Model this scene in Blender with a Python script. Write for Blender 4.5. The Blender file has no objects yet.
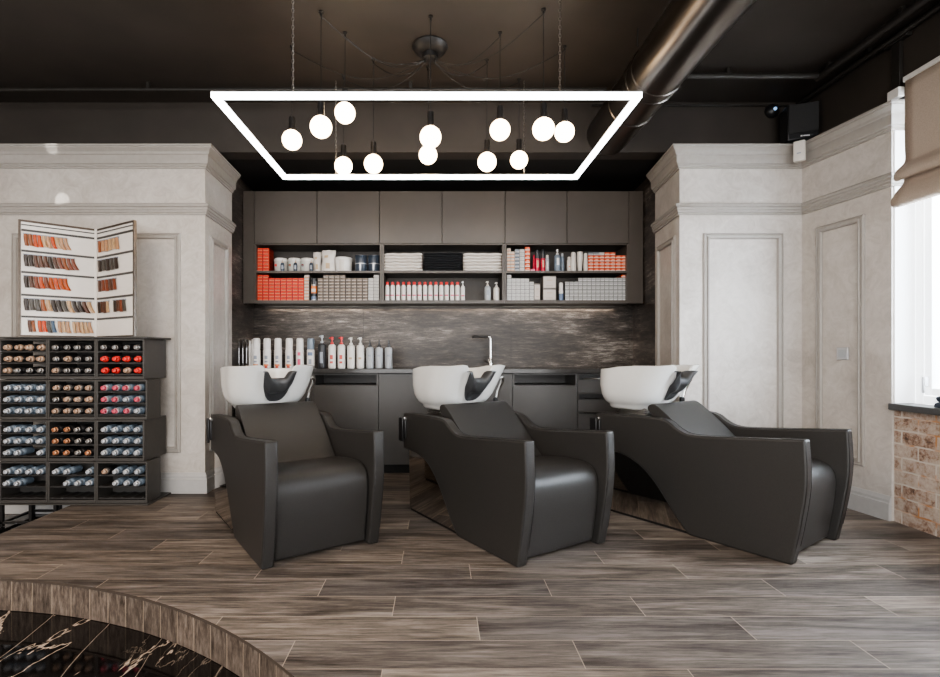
import bpy, bmesh, math, random
from mathutils import Vector, Matrix
random.seed(7)
R = math.radians
SC = bpy.context.scene
COL = SC.collection
H = 1.03; F = 510.0; VX = 438.0; VY = 355.0      # eye height, focal length in px, vanishing point of the photo

def X(px, d): return (px - VX) * d / F
def Z(py, d): return H - (py - VY) * d / F

# ------------------------------------------------------------------ materials
def new_mat(name):
    m = bpy.data.materials.new(name); m.use_nodes = True
    nt = m.node_tree; b = nt.nodes['Principled BSDF']
    return m, nt, b
def node(nt, t, **kw):
    n = nt.nodes.new(t)
    for k, v in kw.items():
        if k in n.inputs: n.inputs[k].default_value = v
        else: setattr(n, k, v)
    return n
def math_n(nt, op, a, b=None):
    n = nt.nodes.new('ShaderNodeMath'); n.operation = op
    for i, v in enumerate((a, b)):
        if v is None: continue
        if isinstance(v, (int, float)): n.inputs[i].default_value = v
        else: nt.links.new(v, n.inputs[i])
    return n.outputs[0]
def ramp(nt, fac, stops):
    r = nt.nodes.new('ShaderNodeValToRGB'); e = r.color_ramp.elements
    while len(e) < len(stops): e.new(0.5)
    for q, (p, c) in zip(e, stops): q.position = p; q.color = (*c, 1)
    nt.links.new(fac, r.inputs[0]); return r.outputs[0]
def coords(nt, kind='Object', scale=None):
    c = nt.nodes.new('ShaderNodeTexCoord').outputs[kind]
    if scale:
        m = nt.nodes.new('ShaderNodeMapping'); m.inputs['Scale'].default_value = scale
        nt.links.new(c, m.inputs[0]); c = m.outputs[0]
    return c
def mix(nt, fac, a, b, mode='MIX'):
    n = nt.nodes.new('ShaderNodeMix'); n.data_type = 'RGBA'; n.blend_type = mode
    for i, v in ((0, fac), (6, a), (7, b)):
        if isinstance(v, (int, float)): n.inputs[i].default_value = v
        elif isinstance(v, tuple): n.inputs[i].default_value = (*v, 1)
        else: nt.links.new(v, n.inputs[i])
    return n.outputs[2]
def bump(nt, b, h, strength=.2, dist=.005):
    n = nt.nodes.new('ShaderNodeBump'); n.inputs['Strength'].default_value = strength; n.inputs['Distance'].default_value = dist
    nt.links.new(h, n.inputs['Height']); nt.links.new(n.outputs[0], b.inputs['Normal'])
def simple(name, c, rough=.5, metal=0., var=.06, nscale=30, bmp=0., spec=.5, coat=0.):
    m, nt, b = new_mat(name)
    n = node(nt, 'ShaderNodeTexNoise', Scale=nscale, Detail=4.0); nt.links.new(coords(nt), n.inputs['Vector'])
    lo = tuple(max(0, x*(1-var)) for x in c); hi = tuple(min(1, x*(1+var)) for x in c)
    nt.links.new(ramp(nt, n.outputs[0], [(.3, lo), (.7, hi)]), b.inputs['Base Color'])
    b.inputs['Roughness'].default_value = rough; b.inputs['Metallic'].default_value = metal
    b.inputs['Specular IOR Level'].default_value = spec; b.inputs['Coat Weight'].default_value = coat
    if bmp: bump(nt, b, n.outputs[0], bmp, .002)
    return m
def emis(name, c, s):
    m, nt, b = new_mat(name)
    b.inputs['Base Color'].default_value = (*c, 1); b.inputs['Emission Color'].default_value = (*c, 1)
    b.inputs['Emission Strength'].default_value = s
    return m

def plaster():
    m, nt, b = new_mat('plaster')
    v = coords(nt)
    n1 = node(nt, 'ShaderNodeTexNoise', Scale=2.2, Detail=6.0, Roughness=.6, Distortion=1.2); nt.links.new(v, n1.inputs['Vector'])
    n2 = node(nt, 'ShaderNodeTexNoise', Scale=9.0, Detail=8.0, Roughness=.7, Distortion=2.5); nt.links.new(v, n2.inputs['Vector'])
    s = math_n(nt, 'ADD', math_n(nt, 'MULTIPLY', n1.outputs[0], .5), math_n(nt, 'MULTIPLY', n2.outputs[0], .5))
    nt.links.new(ramp(nt, s, [(.34, (.41, .37, .33)), (.52, (.53, .49, .45)), (.68, (.63, .595, .555))]), b.inputs['Base Color'])
    nt.links.new(ramp(nt, n2.outputs[0], [(.3, (.3,)*3), (.7, (.5,)*3)]), b.inputs['Roughness'])
    bump(nt, b, n2.outputs[0], .12, .004)
    return m
def planks(name, rot=False):
    m, nt, b = new_mat(name)
    g = coords(nt)
    sep = nt.nodes.new('ShaderNodeSeparateXYZ'); nt.links.new(g, sep.inputs[0])
    x, y = sep.outputs[0], sep.outputs[1]
    ry = math_n(nt, 'DIVIDE', math_n(nt, 'SUBTRACT', y, 2.345), .168)
    row = math_n(nt, 'FLOOR', ry); fy = math_n(nt, 'FRACT', ry)
    xx = math_n(nt, 'ADD', math_n(nt, 'SUBTRACT', x, .486 - .333), math_n(nt, 'MULTIPLY', row, .333))
    cx = math_n(nt, 'FLOOR', xx); fx = math_n(nt, 'FRACT', xx)
    comb = nt.nodes.new('ShaderNodeCombineXYZ'); nt.links.new(cx, comb.inputs[0]); nt.links.new(row, comb.inputs[1])
    wn = nt.nodes.new('ShaderNodeTexWhiteNoise'); wn.noise_dimensions = '3D'; nt.links.new(comb.outputs[0], wn.inputs[0])
    # grain, stretched along each plank and shifted per plank
    off = nt.nodes.new('ShaderNodeVectorMath'); off.operation = 'MULTIPLY_ADD'
    nt.links.new(wn.outputs['Color'], off.inputs[0]); off.inputs[1].default_value = (9, 9, 9); nt.links.new(g, off.inputs[2])
    mp = nt.nodes.new('ShaderNodeMapping'); mp.inputs['Scale'].default_value = (2.6, 44, 1); nt.links.new(off.outputs[0], mp.inputs[0])
    n1 = node(nt, 'ShaderNodeTexNoise', Scale=1.7, Detail=12.0, Roughness=.78, Distortion=.15); nt.links.new(mp.outputs[0], n1.inputs['Vector'])
    mp2 = nt.nodes.new('ShaderNodeMapping'); mp2.inputs['Scale'].default_value = (.9, 6, 1); nt.links.new(off.outputs[0], mp2.inputs[0])
    n2 = node(nt, 'ShaderNodeTexNoise', Scale=1.5, Detail=4.0, Distortion=1.0); nt.links.new(mp2.outputs[0], n2.inputs['Vector'])
    s = math_n(nt, 'ADD', math_n(nt, 'MULTIPLY', n1.outputs[0], .62), math_n(nt, 'MULTIPLY', n2.outputs[0], .38))
    c = ramp(nt, s, [(.36, (.026, .021, .018)), (.44, (.092, .077, .066)), (.52, (.178, .152, .132)), (.62, (.31, .272, .242))])
    tone = ramp(nt, wn.outputs[0], [(0, (.66, .67, .70)), (1, (1.22, 1.20, 1.16))])
    c = mix(nt, 1.0, c, tone, 'MULTIPLY')
    ex = math_n(nt, 'MINIMUM', fx, math_n(nt, 'SUBTRACT', 1.0, fx))
    ey = math_n(nt, 'MULTIPLY', math_n(nt, 'MINIMUM', fy, math_n(nt, 'SUBTRACT', 1.0, fy)), .168)
    e = math_n(nt, 'LESS_THAN', math_n(nt, 'MINIMUM', ex, ey), .0016)
    c = mix(nt, math_n(nt, 'MULTIPLY', e, .75), c, (.42, .35, .28))
    nt.links.new(c, b.inputs['Base Color'])
    nt.links.new(ramp(nt, n1.outputs[0], [(.3, (.42,)*3), (.7, (.58,)*3)]), b.inputs['Roughness'])
    b.inputs['Specular IOR Level'].default_value = .28
    bump(nt, b, n1.outputs[0], .25, .003)
    return m
def riser_mat():
    # upright planks around the curved step: angle about the circle centre
    m, nt, b = new_mat('riser_planks')
    g = coords(nt)
    sep = nt.nodes.new('ShaderNodeSeparateXYZ'); nt.links.new(g, sep.inputs[0])
    a = math_n(nt, 'ARCTAN2', math_n(nt, 'SUBTRACT', sep.outputs[1], CC[1]), math_n(nt, 'SUBTRACT', sep.outputs[0], CC[0]))
    u = math_n(nt, 'MULTIPLY', a, CR / .105)
    cell = math_n(nt, 'FLOOR', u); f = math_n(nt, 'FRACT', u)
    wn = nt.nodes.new('ShaderNodeTexWhiteNoise'); wn.noise_dimensions = '1D'; nt.links.new(cell, wn.inputs['W'])
    comb = nt.nodes.new('ShaderNodeCombineXYZ')
    nt.links.new(math_n(nt, 'MULTIPLY', u, 2.6), comb.inputs[0]); nt.links.new(math_n(nt, 'MULTIPLY', sep.outputs[2], 5.0), comb.inputs[1]); nt.links.new(math_n(nt, 'MULTIPLY', wn.outputs[0], 30.0), comb.inputs[2])
    n1 = node(nt, 'ShaderNodeTexNoise', Scale=2.6, Detail=12.0, Roughness=.75); nt.links.new(comb.outputs[0], n1.inputs['Vector'])
    c = ramp(nt, n1.outputs[0], [(.34, (.035, .026, .020)), (.5, (.13, .10, .08)), (.66, (.24, .20, .165))])
    tone = ramp(nt, wn.outputs[0], [(0, (.75,)*3), (1, (1.15,)*3)])
    c = mix(nt, 1.0, c, tone, 'MULTIPLY')
    e = math_n(nt, 'LESS_THAN', f, .025)
    c = mix(nt, math_n(nt, 'MULTIPLY', e, .8), c, (.48, .38, .28))
    nt.links.new(c, b.inputs['Base Color']); b.inputs['Roughness'].default_value = .45
    return m
def marble():
    m, nt, b = new_mat('black_marble')
    mp = nt.nodes.new('ShaderNodeMapping'); mp.inputs['Rotation'].default_value = (0, 0, R(-24)); mp.inputs['Scale'].default_value = (2.3, .8, 1)
    nt.links.new(coords(nt), mp.inputs[0])
    def vein(scale, dist, w, seed):
        mq = nt.nodes.new('ShaderNodeMapping'); mq.inputs['Location'].default_value = (seed, seed*.7, 0); nt.links.new(mp.outputs[0], mq.inputs[0])
        n = node(nt, 'ShaderNodeTexNoise', Scale=scale, Detail=6.0, Roughness=.62, Distortion=dist); nt.links.new(mq.outputs[0], n.inputs['Vector'])
        d = math_n(nt, 'ABSOLUTE', math_n(nt, 'SUBTRACT', n.outputs[0], .5))
        return math_n(nt, 'SUBTRACT', 1.0, math_n(nt, 'MINIMUM', math_n(nt, 'DIVIDE', d, w), 1.0))
    msk = node(nt, 'ShaderNodeTexNoise', Scale=1.1, Detail=2.0); nt.links.new(mp.outputs[0], msk.inputs['Vector'])
    mk = ramp(nt, msk.outputs[0], [(.46, (0,)*3), (.56, (1,)*3)])
    v1 = vein(.75, .55, .0075, 3.1); v2 = vein(1.7, .8, .006, 8.4)
    sp = nt.nodes.new('ShaderNodeSeparateXYZ'); nt.links.new(mp.outputs[0], sp.inputs[0])
    wob = node(nt, 'ShaderNodeTexNoise', Scale=1.3, Detail=3.0); nt.links.new(mp.outputs[0], wob.inputs['Vector'])
    fr_ = math_n(nt, 'FRACT', math_n(nt, 'ADD', math_n(nt, 'MULTIPLY', sp.outputs[0], 1.6), math_n(nt, 'MULTIPLY', wob.outputs[0], .5)))
    ln = math_n(nt, 'LESS_THAN', math_n(nt, 'ABSOLUTE', math_n(nt, 'SUBTRACT', fr_, .5)), .006)
    c = mix(nt, math_n(nt, 'MULTIPLY', math_n(nt, 'MULTIPLY', v2, .6), mk), (.006, .005, .005), (.40, .33, .27))
    c = mix(nt, math_n(nt, 'MULTIPLY', ln, .45), c, (.5, .42, .35))
    c = mix(nt, math_n(nt, 'MULTIPLY', v1, .9), c, (.66, .54, .44))
    nt.links.new(c, b.inputs['Base Color']); b.inputs['Roughness'].default_value = .05; b.inputs['Specular IOR Level'].default_value = .6
    return m
def brick():
    m, nt, b = new_mat('old_brick')
    g = coords(nt); sep = nt.nodes.new('ShaderNodeSeparateXYZ'); nt.links.new(g, sep.inputs[0])
    comb = nt.nodes.new('ShaderNodeCombineXYZ'); nt.links.new(sep.outputs[1], comb.inputs[0]); nt.links.new(sep.outputs[2], comb.inputs[1])
    ns = node(nt, 'ShaderNodeTexNoise', Scale=14.0, Detail=5.0); nt.links.new(g, ns.inputs['Vector'])
    vv = nt.nodes.new('ShaderNodeVectorMath'); vv.operation = 'MULTIPLY_ADD'; nt.links.new(ns.outputs['Color'], vv.inputs[0]); vv.inputs[1].default_value = (.012, .012, 0); nt.links.new(comb.outputs[0], vv.inputs[2])
    br = node(nt, 'ShaderNodeTexBrick', Scale=1.0); br.inputs['Brick Width'].default_value = .215; br.inputs['Row Height'].default_value = .082
    br.inputs['Mortar Size'].default_value = .006; br.inputs['Mortar Smooth'].default_value = .3
    br.inputs['Color1'].default_value = (0, 0, 0, 1); br.inputs['Color2'].default_value = (1, 1, 1, 1); br.inputs['Mortar'].default_value = (.5, .5, .5, 1)
    nt.links.new(vv.outputs[0], br.inputs['Vector'])
    n2 = node(nt, 'ShaderNodeTexNoise', Scale=15.0, Detail=10.0, Roughness=.8, Distortion=.1); nt.links.new(g, n2.inputs['Vector'])
    s = math_n(nt, 'ADD', math_n(nt, 'MULTIPLY', n2.outputs[0], .86), math_n(nt, 'MULTIPLY', br.outputs['Color'], .09))
    c = ramp(nt, s, [(.34, (.10, .065, .05)), (.41, (.33, .21, .15)), (.46, (.46, .36, .295)), (.60, (.60, .52, .455))])
    n3 = node(nt, 'ShaderNodeTexNoise', Scale=6.0, Detail=6.0); nt.links.new(g, n3.inputs['Vector'])
    mort = ramp(nt, n3.outputs[0], [(.47, (.64, .58, .52)), (.58, (.52, .26, .12))])
    c = mix(nt, br.outputs['Fac'], c, mort)
    nt.links.new(c, b.inputs['Base Color']); b.inputs['Roughness'].default_value = .9
    h = math_n(nt, 'ADD', math_n(nt, 'SUBTRACT', 1.0, br.outputs['Fac']), math_n(nt, 'MULTIPLY', n2.outputs[0], .6))
    bump(nt, b, h, .6, .012)
    return m
def slate():
    # dark oxidised metal-look tiles with pale horizontal wear
    m, nt, b = new_mat('oxidised_tile')
    v = coords(nt, 'Object', (1.0, 1.0, 5.5))
    n1 = node(nt, 'ShaderNodeTexNoise', Scale=4.2, Detail=14.0, Roughness=.85, Distortion=.2); nt.links.new(v, n1.inputs['Vector'])
    v2 = coords(nt, 'Object', (1.0, 1.0, 30.))
    n2 = node(nt, 'ShaderNodeTexNoise', Scale=6.0, Detail=7.0, Roughness=.8); nt.links.new(v2, n2.inputs['Vector'])
    s = math_n(nt, 'ADD', math_n(nt, 'MULTIPLY', n1.outputs[0], .62), math_n(nt, 'MULTIPLY', n2.outputs[0], .38))
    big = node(nt, 'ShaderNodeTexNoise', Scale=1.5, Detail=3.0); nt.links.new(coords(nt, 'Object', (.7, 1, 2.6)), big.inputs['Vector'])
    s = math_n(nt, 'ADD', s, math_n(nt, 'MULTIPLY', math_n(nt, 'SUBTRACT', big.outputs[0], .50), .34))
    c = ramp(nt, s, [(.40, (.016, .013, .011)), (.49, (.050, .040, .033)), (.55, (.12, .10, .085)), (.63, (.42, .38, .34))])
    nt.links.new(c, b.inputs['Base Color'])
    nt.links.new(ramp(nt, n2.outputs[0], [(.3, (.22,)*3), (.7, (.5,)*3)]), b.inputs['Roughness'])
    b.inputs['Metallic'].default_value = .25
    bump(nt, b, n2.outputs[0], .15, .003)
    return m
def label_box(name, base, stripes, rough=.5):
    # printed carton end: stripes = (x0,x1,z0,z1,colour) in 0..1 of the carton's front
    m, nt, b = new_mat(name)
    g = nt.nodes.new('ShaderNodeTexCoord').outputs['Generated']
    sep = nt.nodes.new('ShaderNodeSeparateXYZ'); nt.links.new(g, sep.inputs[0])
    n = node(nt, 'ShaderNodeTexNoise', Scale=3.0); nt.links.new(coords(nt), n.inputs['Vector'])
    c = ramp(nt, n.outputs[0], [(.3, tuple(x*.92 for x in base)), (.7, tuple(min(1, x*1.05) for x in base))])
    for (a, bb, z0, z1, cc) in stripes:
        k = math_n(nt, 'MULTIPLY', math_n(nt, 'MULTIPLY', math_n(nt, 'GREATER_THAN', sep.outputs[0], a), math_n(nt, 'LESS_THAN', sep.outputs[0], bb)),
                   math_n(nt, 'MULTIPLY', math_n(nt, 'GREATER_THAN', sep.outputs[2], z0), math_n(nt, 'LESS_THAN', sep.outputs[2], z1)))
        c = mix(nt, k, c, cc)
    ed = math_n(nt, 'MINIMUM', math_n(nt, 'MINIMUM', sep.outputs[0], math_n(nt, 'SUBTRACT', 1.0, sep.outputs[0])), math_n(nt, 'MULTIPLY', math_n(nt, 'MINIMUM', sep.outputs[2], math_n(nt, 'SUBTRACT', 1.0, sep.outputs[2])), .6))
    c = mix(nt, math_n(nt, 'MULTIPLY', math_n(nt, 'LESS_THAN', ed, .045), .72), c, tuple(x*.12 for x in base))  # darkened rim painted on to imitate the shaded gaps between cartons
    nt.links.new(c, b.inputs['Base Color']); b.inputs['Roughness'].default_value = rough
    return m

CC = (-2.2247, -.1441); CR = 2.5046       # centre and radius of the curved step

M = {}
M['plaster'] = plaster()
M['moulding'] = simple('moulding_paint', (.36, .335, .305), .45, var=.04)
M['baseboard'] = simple('baseboard_paint', (.44, .43, .42), .4, var=.03)
M['floor'] = planks('wood_look_tile')
M['riser'] = riser_mat()
M['marble'] = marble()
M['brick'] = brick()
M['slate'] = slate()
M['ceil'] = simple('black_ceiling_paint', (.046, .038, .032), .5, var=.15, nscale=3)
M['leather'] = simple('black_leather', (.033, .031, .029), .46, var=.15, nscale=260, bmp=.12, spec=.5)
M['leather_seam'] = simple('leather_seam', (.012, .011, .011), .5)
M['ceramic'] = simple('white_ceramic', (.80, .79, .76), .16, var=.01, coat=.3)
M['rubber'] = simple('dark_rubber', (.055, .056, .058), .36, var=.08)
M['chrome'] = simple('chrome', (.75, .74, .72), .12, metal=1., var=.02)
M['mirror_steel'] = simple('mirror_steel', (.66, .63, .60), .05, metal=1., var=.02, nscale=3)
M['steel'] = simple('brushed_steel', (.42, .40, .38), .3, metal=1., var=.06)
M['duct'] = simple('dark_duct_metal', (.15, .135, .122), .30, metal=1., var=.1, nscale=4)
M['blackmetal'] = simple('black_metal', (.016, .015, .015), .4, var=.1)
M['blackplastic'] = simple('black_plastic', (.014, .014, .015), .35, var=.1)
M['pipe'] = simple('painted_pipe', (.025, .022, .019), .4, var=.1)
M['cab'] = simple('taupe_cabinet', (.075, .062, .052), .38, var=.05, nscale=8)
M['cablow'] = simple('grey_cabinet', (.072, .068, .064), .42, var=.05, nscale=8)
M['cabin'] = simple('shelf_interior', (.075, .064, .055), .5, var=.05)
M['dark'] = simple('recess_black', (.008, .008, .008), .6)
M['counter'] = simple('dark_stone_counter', (.04, .037, .035), .22, var=.2, nscale=60)
M['rack'] = simple('charcoal_rack', (.060, .056, .052), .45, var=.08)
M['rackin'] = simple('rack_tray_black', (.032, .030, .029), .5, var=.1)
M['sill'] = simple('grey_sill', (.085, .088, .09), .4, var=.08)
M['winframe'] = simple('white_window_frame_glow', (.93, .94, .95), .35, var=.01)
M['whitewall'] = simple('white_reveal_paint_glow', (.90, .91, .92), .6, var=.01)
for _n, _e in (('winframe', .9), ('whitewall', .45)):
    _b = M[_n].node_tree.nodes['Principled BSDF']; _b.inputs['Emission Color'].default_value = (.93, .97, 1, 1); _b.inputs['Emission Strength'].default_value = _e  # glow added to frame and reveal to imitate window glare
M['blind'] = simple('beige_linen', (.47, .385, .315), .85, var=.09, nscale=180, bmp=.2)
M['whitepl'] = simple('white_plastic', (.75, .73, .70), .35, var=.02)
M['offwhite'] = simple('offwhite_plastic', (.66, .62, .57), .4, var=.03)
M['silver'] = simple('silver_aluminium', (.50, .50, .51), .32, metal=.6, var=.03)
M['greybottle'] = simple('bluish_grey_bottle', (.40, .42, .44), .35, var=.03)
M['bluegrey'] = simple('blue_grey_plastic', (.19, .235, .29), .38, var=.1)
M['tubeblue'] = simple('blue_grey_tube', (.19, .245, .31), .42, metal=.15, var=.12)
M['tubeblack'] = simple('black_tube', (.018, .017, .018), .35)
M['tan'] = simple('tan_cap', (.48, .34, .25), .35, metal=.2, var=.06)
M['copper'] = simple('copper_cap', (.50, .25, .14), .3, metal=.4, var=.06)
M['greycap'] = simple('silver_cap', (.34, .33, .32), .3, metal=.6, var=.06)
M['palecap'] = simple('pale_cap', (.50, .52, .55), .3, metal=.3, var=.05)
M['redcap'] = simple('red_cap', (.75, .06, .05), .3, var=.05)
M['pinkcap'] = simple('pink_cap', (.62, .12, .17), .3, var=.05)
M['red'] = simple('red_plastic', (.70, .035, .035), .3, var=.05)
M['crimson'] = simple('crimson_can', (.55, .02, .06), .28, metal=.2, var=.05)
M['navy'] = simple('navy_plastic', (.045, .06, .085), .3, var=.1)
M['charcoalb'] = simple('charcoal_bottle', (.035, .037, .042), .35, var=.1)
M['brownb'] = simple('dark_brown_bottle', (.035, .025, .02), .25, var=.1)
M['labelred'] = simple('red_print', (.60, .10, .08), .5)
M['labelpink'] = simple('pink_print', (.75, .12, .22), .5)
M['labelorange'] = simple('orange_print', (.80, .25, .08), .5)
M['labelgrey'] = simple('grey_print', (.30, .33, .38), .5)
M['labelblue'] = simple('blue_print', (.16, .22, .34), .5)
M['labelwhite'] = simple('white_print', (.7, .7, .7), .5)
M['labelgold'] = simple('gold_print', (.55, .40, .25), .5)
M['towelw'] = simple('white_towel', (.70, .65, .60), .95, var=.06, nscale=200, bmp=.6)
M['towelb'] = simple('black_towel', (.018, .019, .022), .95, var=.2, nscale=200, bmp=.6)
M['bag'] = simple('white_foil_bag', (.68, .64, .60), .4, var=.08, nscale=20, bmp=.4)
M['tub'] = simple('clear_tub', (.62, .60, .56), .25, var=.06)
M['bronze'] = simple('dark_bronze', (.10, .08, .065), .3, metal=.6, var=.2)
M['card'] = simple('white_card', (.80, .76, .71), .45, var=.02)
M['led'] = emis('led_white', (.93, .97, 1.0), 7.)
M['bulb'] = emis('bulb_glow', (1.0, .76, .50), 9.)
M['lens'] = emis('camera_lens', (.3, .5, .8), .6)
M['strip'] = emis('shelf_led', (1.0, .88, .76), 16.)
M['box_orange'] = label_box('orange_carton', (.78, .042, .008), [(.10, .90, .10, .24, (.72, .34, .20)), (.3, .85, .36, .58, (.24, .08, .05)), (.0, .14, .45, .95, (.55, .012, .06))])
M['box_orange2'] = label_box('orange_white_carton', (.80, .085, .010), [(.05, .95, .12, .42, (.70, .60, .52)), (.3, .8, .62, .8, (.75, .45, .3))])
M['box_taupe'] = label_box('taupe_carton', (.155, .125, .105), [(.12, .9, .12, .40, (.48, .42, .36)), (.5, .9, .6, .85, (.30, .22, .17))])
M['box_white'] = label_box('white_carton', (.60, .59, .57), [(.10, .85, .48, .58, (.35, .34, .34)), (.12, .4, .2, .36, (.45, .44, .43))])
M['box_grey'] = label_box('pale_grey_carton', (.43, .43, .42), [(.10, .9, .12, .34, (.60, .60, .59)), (.1, .7, .5, .6, (.27, .27, .28))])
M['box_peach'] = label_box('peach_white_carton', (.62, .56, .50), [(.06, .94, .08, .34, (.72, .33, .16)), (.2, .8, .5, .7, (.72, .50, .36))])
M['box_steel'] = label_box('steel_grey_carton', (.50, .50, .51), [(.06, .94, .55, .92, (.13, .16, .20)), (.2, .8, .15, .35, (.30, .33, .38))])
M['box_cream'] = label_box('cream_carton', (.62, .56, .51), [(.30, .70, .62, .72, (.58, .46, .38)), (.25, .75, .2, .24, (.45, .35, .28))])
M['box_pink'] = label_box('pink_carton', (.70, .14, .26), [(.1, .9, .3, .6, (.8, .5, .55))])

# ------------------------------------------------------------------ mesh helpers
class MB:
    def __init__(s): s.bm = bmesh.new()
    def box(s, x0, x1, y0, y1, z0, z1, mi=0, mat=None):
        x0, x1 = min(x0, x1), max(x0, x1); y0, y1 = min(y0, y1), max(y0, y1); z0, z1 = min(z0, z1), max(z0, z1)
        v = [s.bm.verts.new(p) for p in ((x0,y0,z0),(x1,y0,z0),(x1,y1,z0),(x0,y1,z0),(x0,y0,z1),(x1,y0,z1),(x1,y1,z1),(x0,y1,z1))]
        if mat is not None:
            for q in v: q.co = mat @ q.co
        for f in ((0,3,2,1),(4,5,6,7),(0,1,5,4),(1,2,6,5),(2,3,7,6),(3,0,4,7)):
            g = s.bm.faces.new([v[i] for i in f]); g.material_index = mi
        return s
    def prism(s, poly, a, b, plane='yz', mi=0):
        def P(u, v, w):
            return {'yz': (w, u, v), 'xz': (u, w, v), 'xy': (u, v, w)}[plane]
        A = [s.bm.verts.new(P(u, v, a)) for u, v in poly]; B = [s.bm.verts.new(P(u, v, b)) for u, v in poly]
        n = len(poly)
        fs = [s.bm.faces.new(A), s.bm.faces.new(B[::-1])]
        for i in range(n): fs.append(s.bm.faces.new((A[i], B[i], B[(i+1) % n], A[(i+1) % n])))
        for f in fs: f.material_index = mi
        return s
    def lathe(s, prof, seg=16, c=(0, 0, 0), mis=None, axis='z', label=None, cap=True):
        # prof: list of (r, h); mis: material per band; label: (h0, h1, half_angle, mi) on the -y side
        rings = []
        def P(r, h, a):
            x, y = r*math.cos(a), r*math.sin(a)
            if axis == 'z': p = (x, y, h)
            elif axis == 'y': p = (x, h, y)
            else: p = (h, x, y)
            return (p[0]+c[0], p[1]+c[1], p[2]+c[2])
        for r, h in prof:
            rings.append([s.bm.verts.new(P(max(r, 1e-5), h, 2*math.pi*(i+.5)/seg)) for i in range(seg)])
        for k in range(len(rings)-1):
            for i in range(seg):
                f = s.bm.faces.new((rings[k][i], rings[k][(i+1) % seg], rings[k+1][(i+1) % seg], rings[k+1][i]))
                mi = mis[k] if mis else 0
                if label:
                    for (h0, h1, ha, lm) in label:
                        hm = (prof[k][1]+prof[k+1][1])/2; a = 2*math.pi*(i+1)/seg
                        if h0 <= hm <= h1 and abs((a - 1.5*math.pi + math.pi) % (2*math.pi) - math.pi) < ha: mi = lm
                f.material_index = mi
        if cap:
            f = s.bm.faces.new(rings[0][::-1]); f.material_index = mis[0] if mis else 0
            f = s.bm.faces.new(rings[-1]); f.material_index = mis[-1] if mis else 0
        return s
    def tube(s, pts, r, seg=8, mi=0, closed=False):
        pts = [Vector(p) for p in pts]; n = len(pts); rings = []
        prev = None
        for i, p in enumerate(pts):
            if closed: t = pts[(i+1) % n] - pts[i-1]
            else: t = pts[min(i+1, n-1)] - pts[max(i-1, 0)]
            t.normalize()
            if prev is None:
                u = t.orthogonal().normalized()
            else:
                u = (prev - t*prev.dot(t)); u = u.normalized() if u.length > 1e-6 else t.orthogonal().normalized()
            prev = u; w = t.cross(u)
            rr = r[i] if isinstance(r, (list, tuple)) else r
            rings.append([s.bm.verts.new(p + (u*math.cos(2*math.pi*k/seg) + w*math.sin(2*math.pi*k/seg))*rr) for k in range(seg)])
        m = n if closed else n-1
        for i in range(m):
            for k in range(seg):
                f = s.bm.faces.new((rings[i][k], rings[i][(k+1) % seg], rings[(i+1) % n][(k+1) % seg], rings[(i+1) % n][k])); f.material_index = mi
        if not closed:
            s.bm.faces.new(rings[0][::-1]).material_index = mi; s.bm.faces.new(rings[-1]).material_index = mi
        return s
    def grid(s, rows, mi=0, wrap=False):
        V = [[s.bm.verts.new(p) for p in r] for r in rows]
        for i in range(len(V)-1):
            m = len(V[i]); k = m if wrap else m-1
            for j in range(k):
                s.bm.faces.new((V[i][j], V[i][(j+1) % m], V[i+1][(j+1) % m], V[i+1][j])).material_index = mi
        return V
    def build(s, name, mats, parent=None, smooth=35, bevel=0, seg=2):
        me = bpy.data.meshes.new(name)
        bmesh.ops.recalc_face_normals(s.bm, faces=s.bm.faces)
        s.bm.to_mesh(me); s.bm.free()
        for m in (mats if isinstance(mats, (list, tuple)) else [mats]): me.materials.append(m)
        if smooth:
            for p in me.polygons: p.use_smooth = True
            me.set_sharp_from_angle(angle=R(smooth))
        o = bpy.data.objects.new(name, me); COL.objects.link(o)
        if parent: o.parent = parent
        if bevel:
            b = o.modifiers.new('b', 'BEVEL'); b.width = bevel; b.segments = seg; b.limit_method = 'ANGLE'; b.angle_limit = R(35); b.harden_normals = False
        return o

def tag(o, label, cat, group=None):
    o['label'] = label; o['category'] = cat
    if group: o['group'] = group
    return o
def struct(o): o['kind'] = 'structure'; return o
def thing(name, label, cat, loc=(0, 0, 0), rz=0, group=None):
    o = bpy.data.objects.new(name, None); COL.objects.link(o); o.empty_display_size = .1
    o.location = loc; o.rotation_euler = (0, 0, rz)
    return tag(o, label, cat, group)
def copy_tree(o, parent=None):
    c = o.copy(); COL.objects.link(c)
    if parent: c.parent = parent
    for ch in list(o.children): copy_tree(ch, c)
    return c
ORD = ['first', 'second', 'third', 'fourth', 'fifth', 'sixth', 'seventh', 'eighth', 'ninth', 'tenth', 'eleventh', 'twelfth', 'thirteenth', 'fourteenth', 'fifteenth', 'sixteenth', 'seventeenth', 'eighteenth', 'nineteenth', 'twentieth']

def sweep(path, prof, name, mat):
    # mitred sweep of prof (out, z) along a 2-D path; "out" is to the right of the direction of travel
    n = len(path); rows = []
    for i in range(n):
        p = Vector(path[i]); d0 = (p - Vector(path[i-1])).normalized() if i else None; d1 = (Vector(path[i+1]) - p).normalized() if i < n-1 else None
        if d0 is None: d0 = d1
        if d1 is None: d1 = d0
        n0 = Vector((d0.y, -d0.x)); n1 = Vector((d1.y, -d1.x)); m = (n0+n1).normalized(); k = 1/max(.2, m.dot(n0))
        rows.append([(p.x+m.x*k*o, p.y+m.y*k*o, z) for o, z in prof])
    mb = MB(); V = mb.grid(rows, wrap=True)
    mb.bm.faces.new(V[0][::-1]); mb.bm.faces.new(V[-1])
    return mb.build(name, mat, smooth=20)

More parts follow.
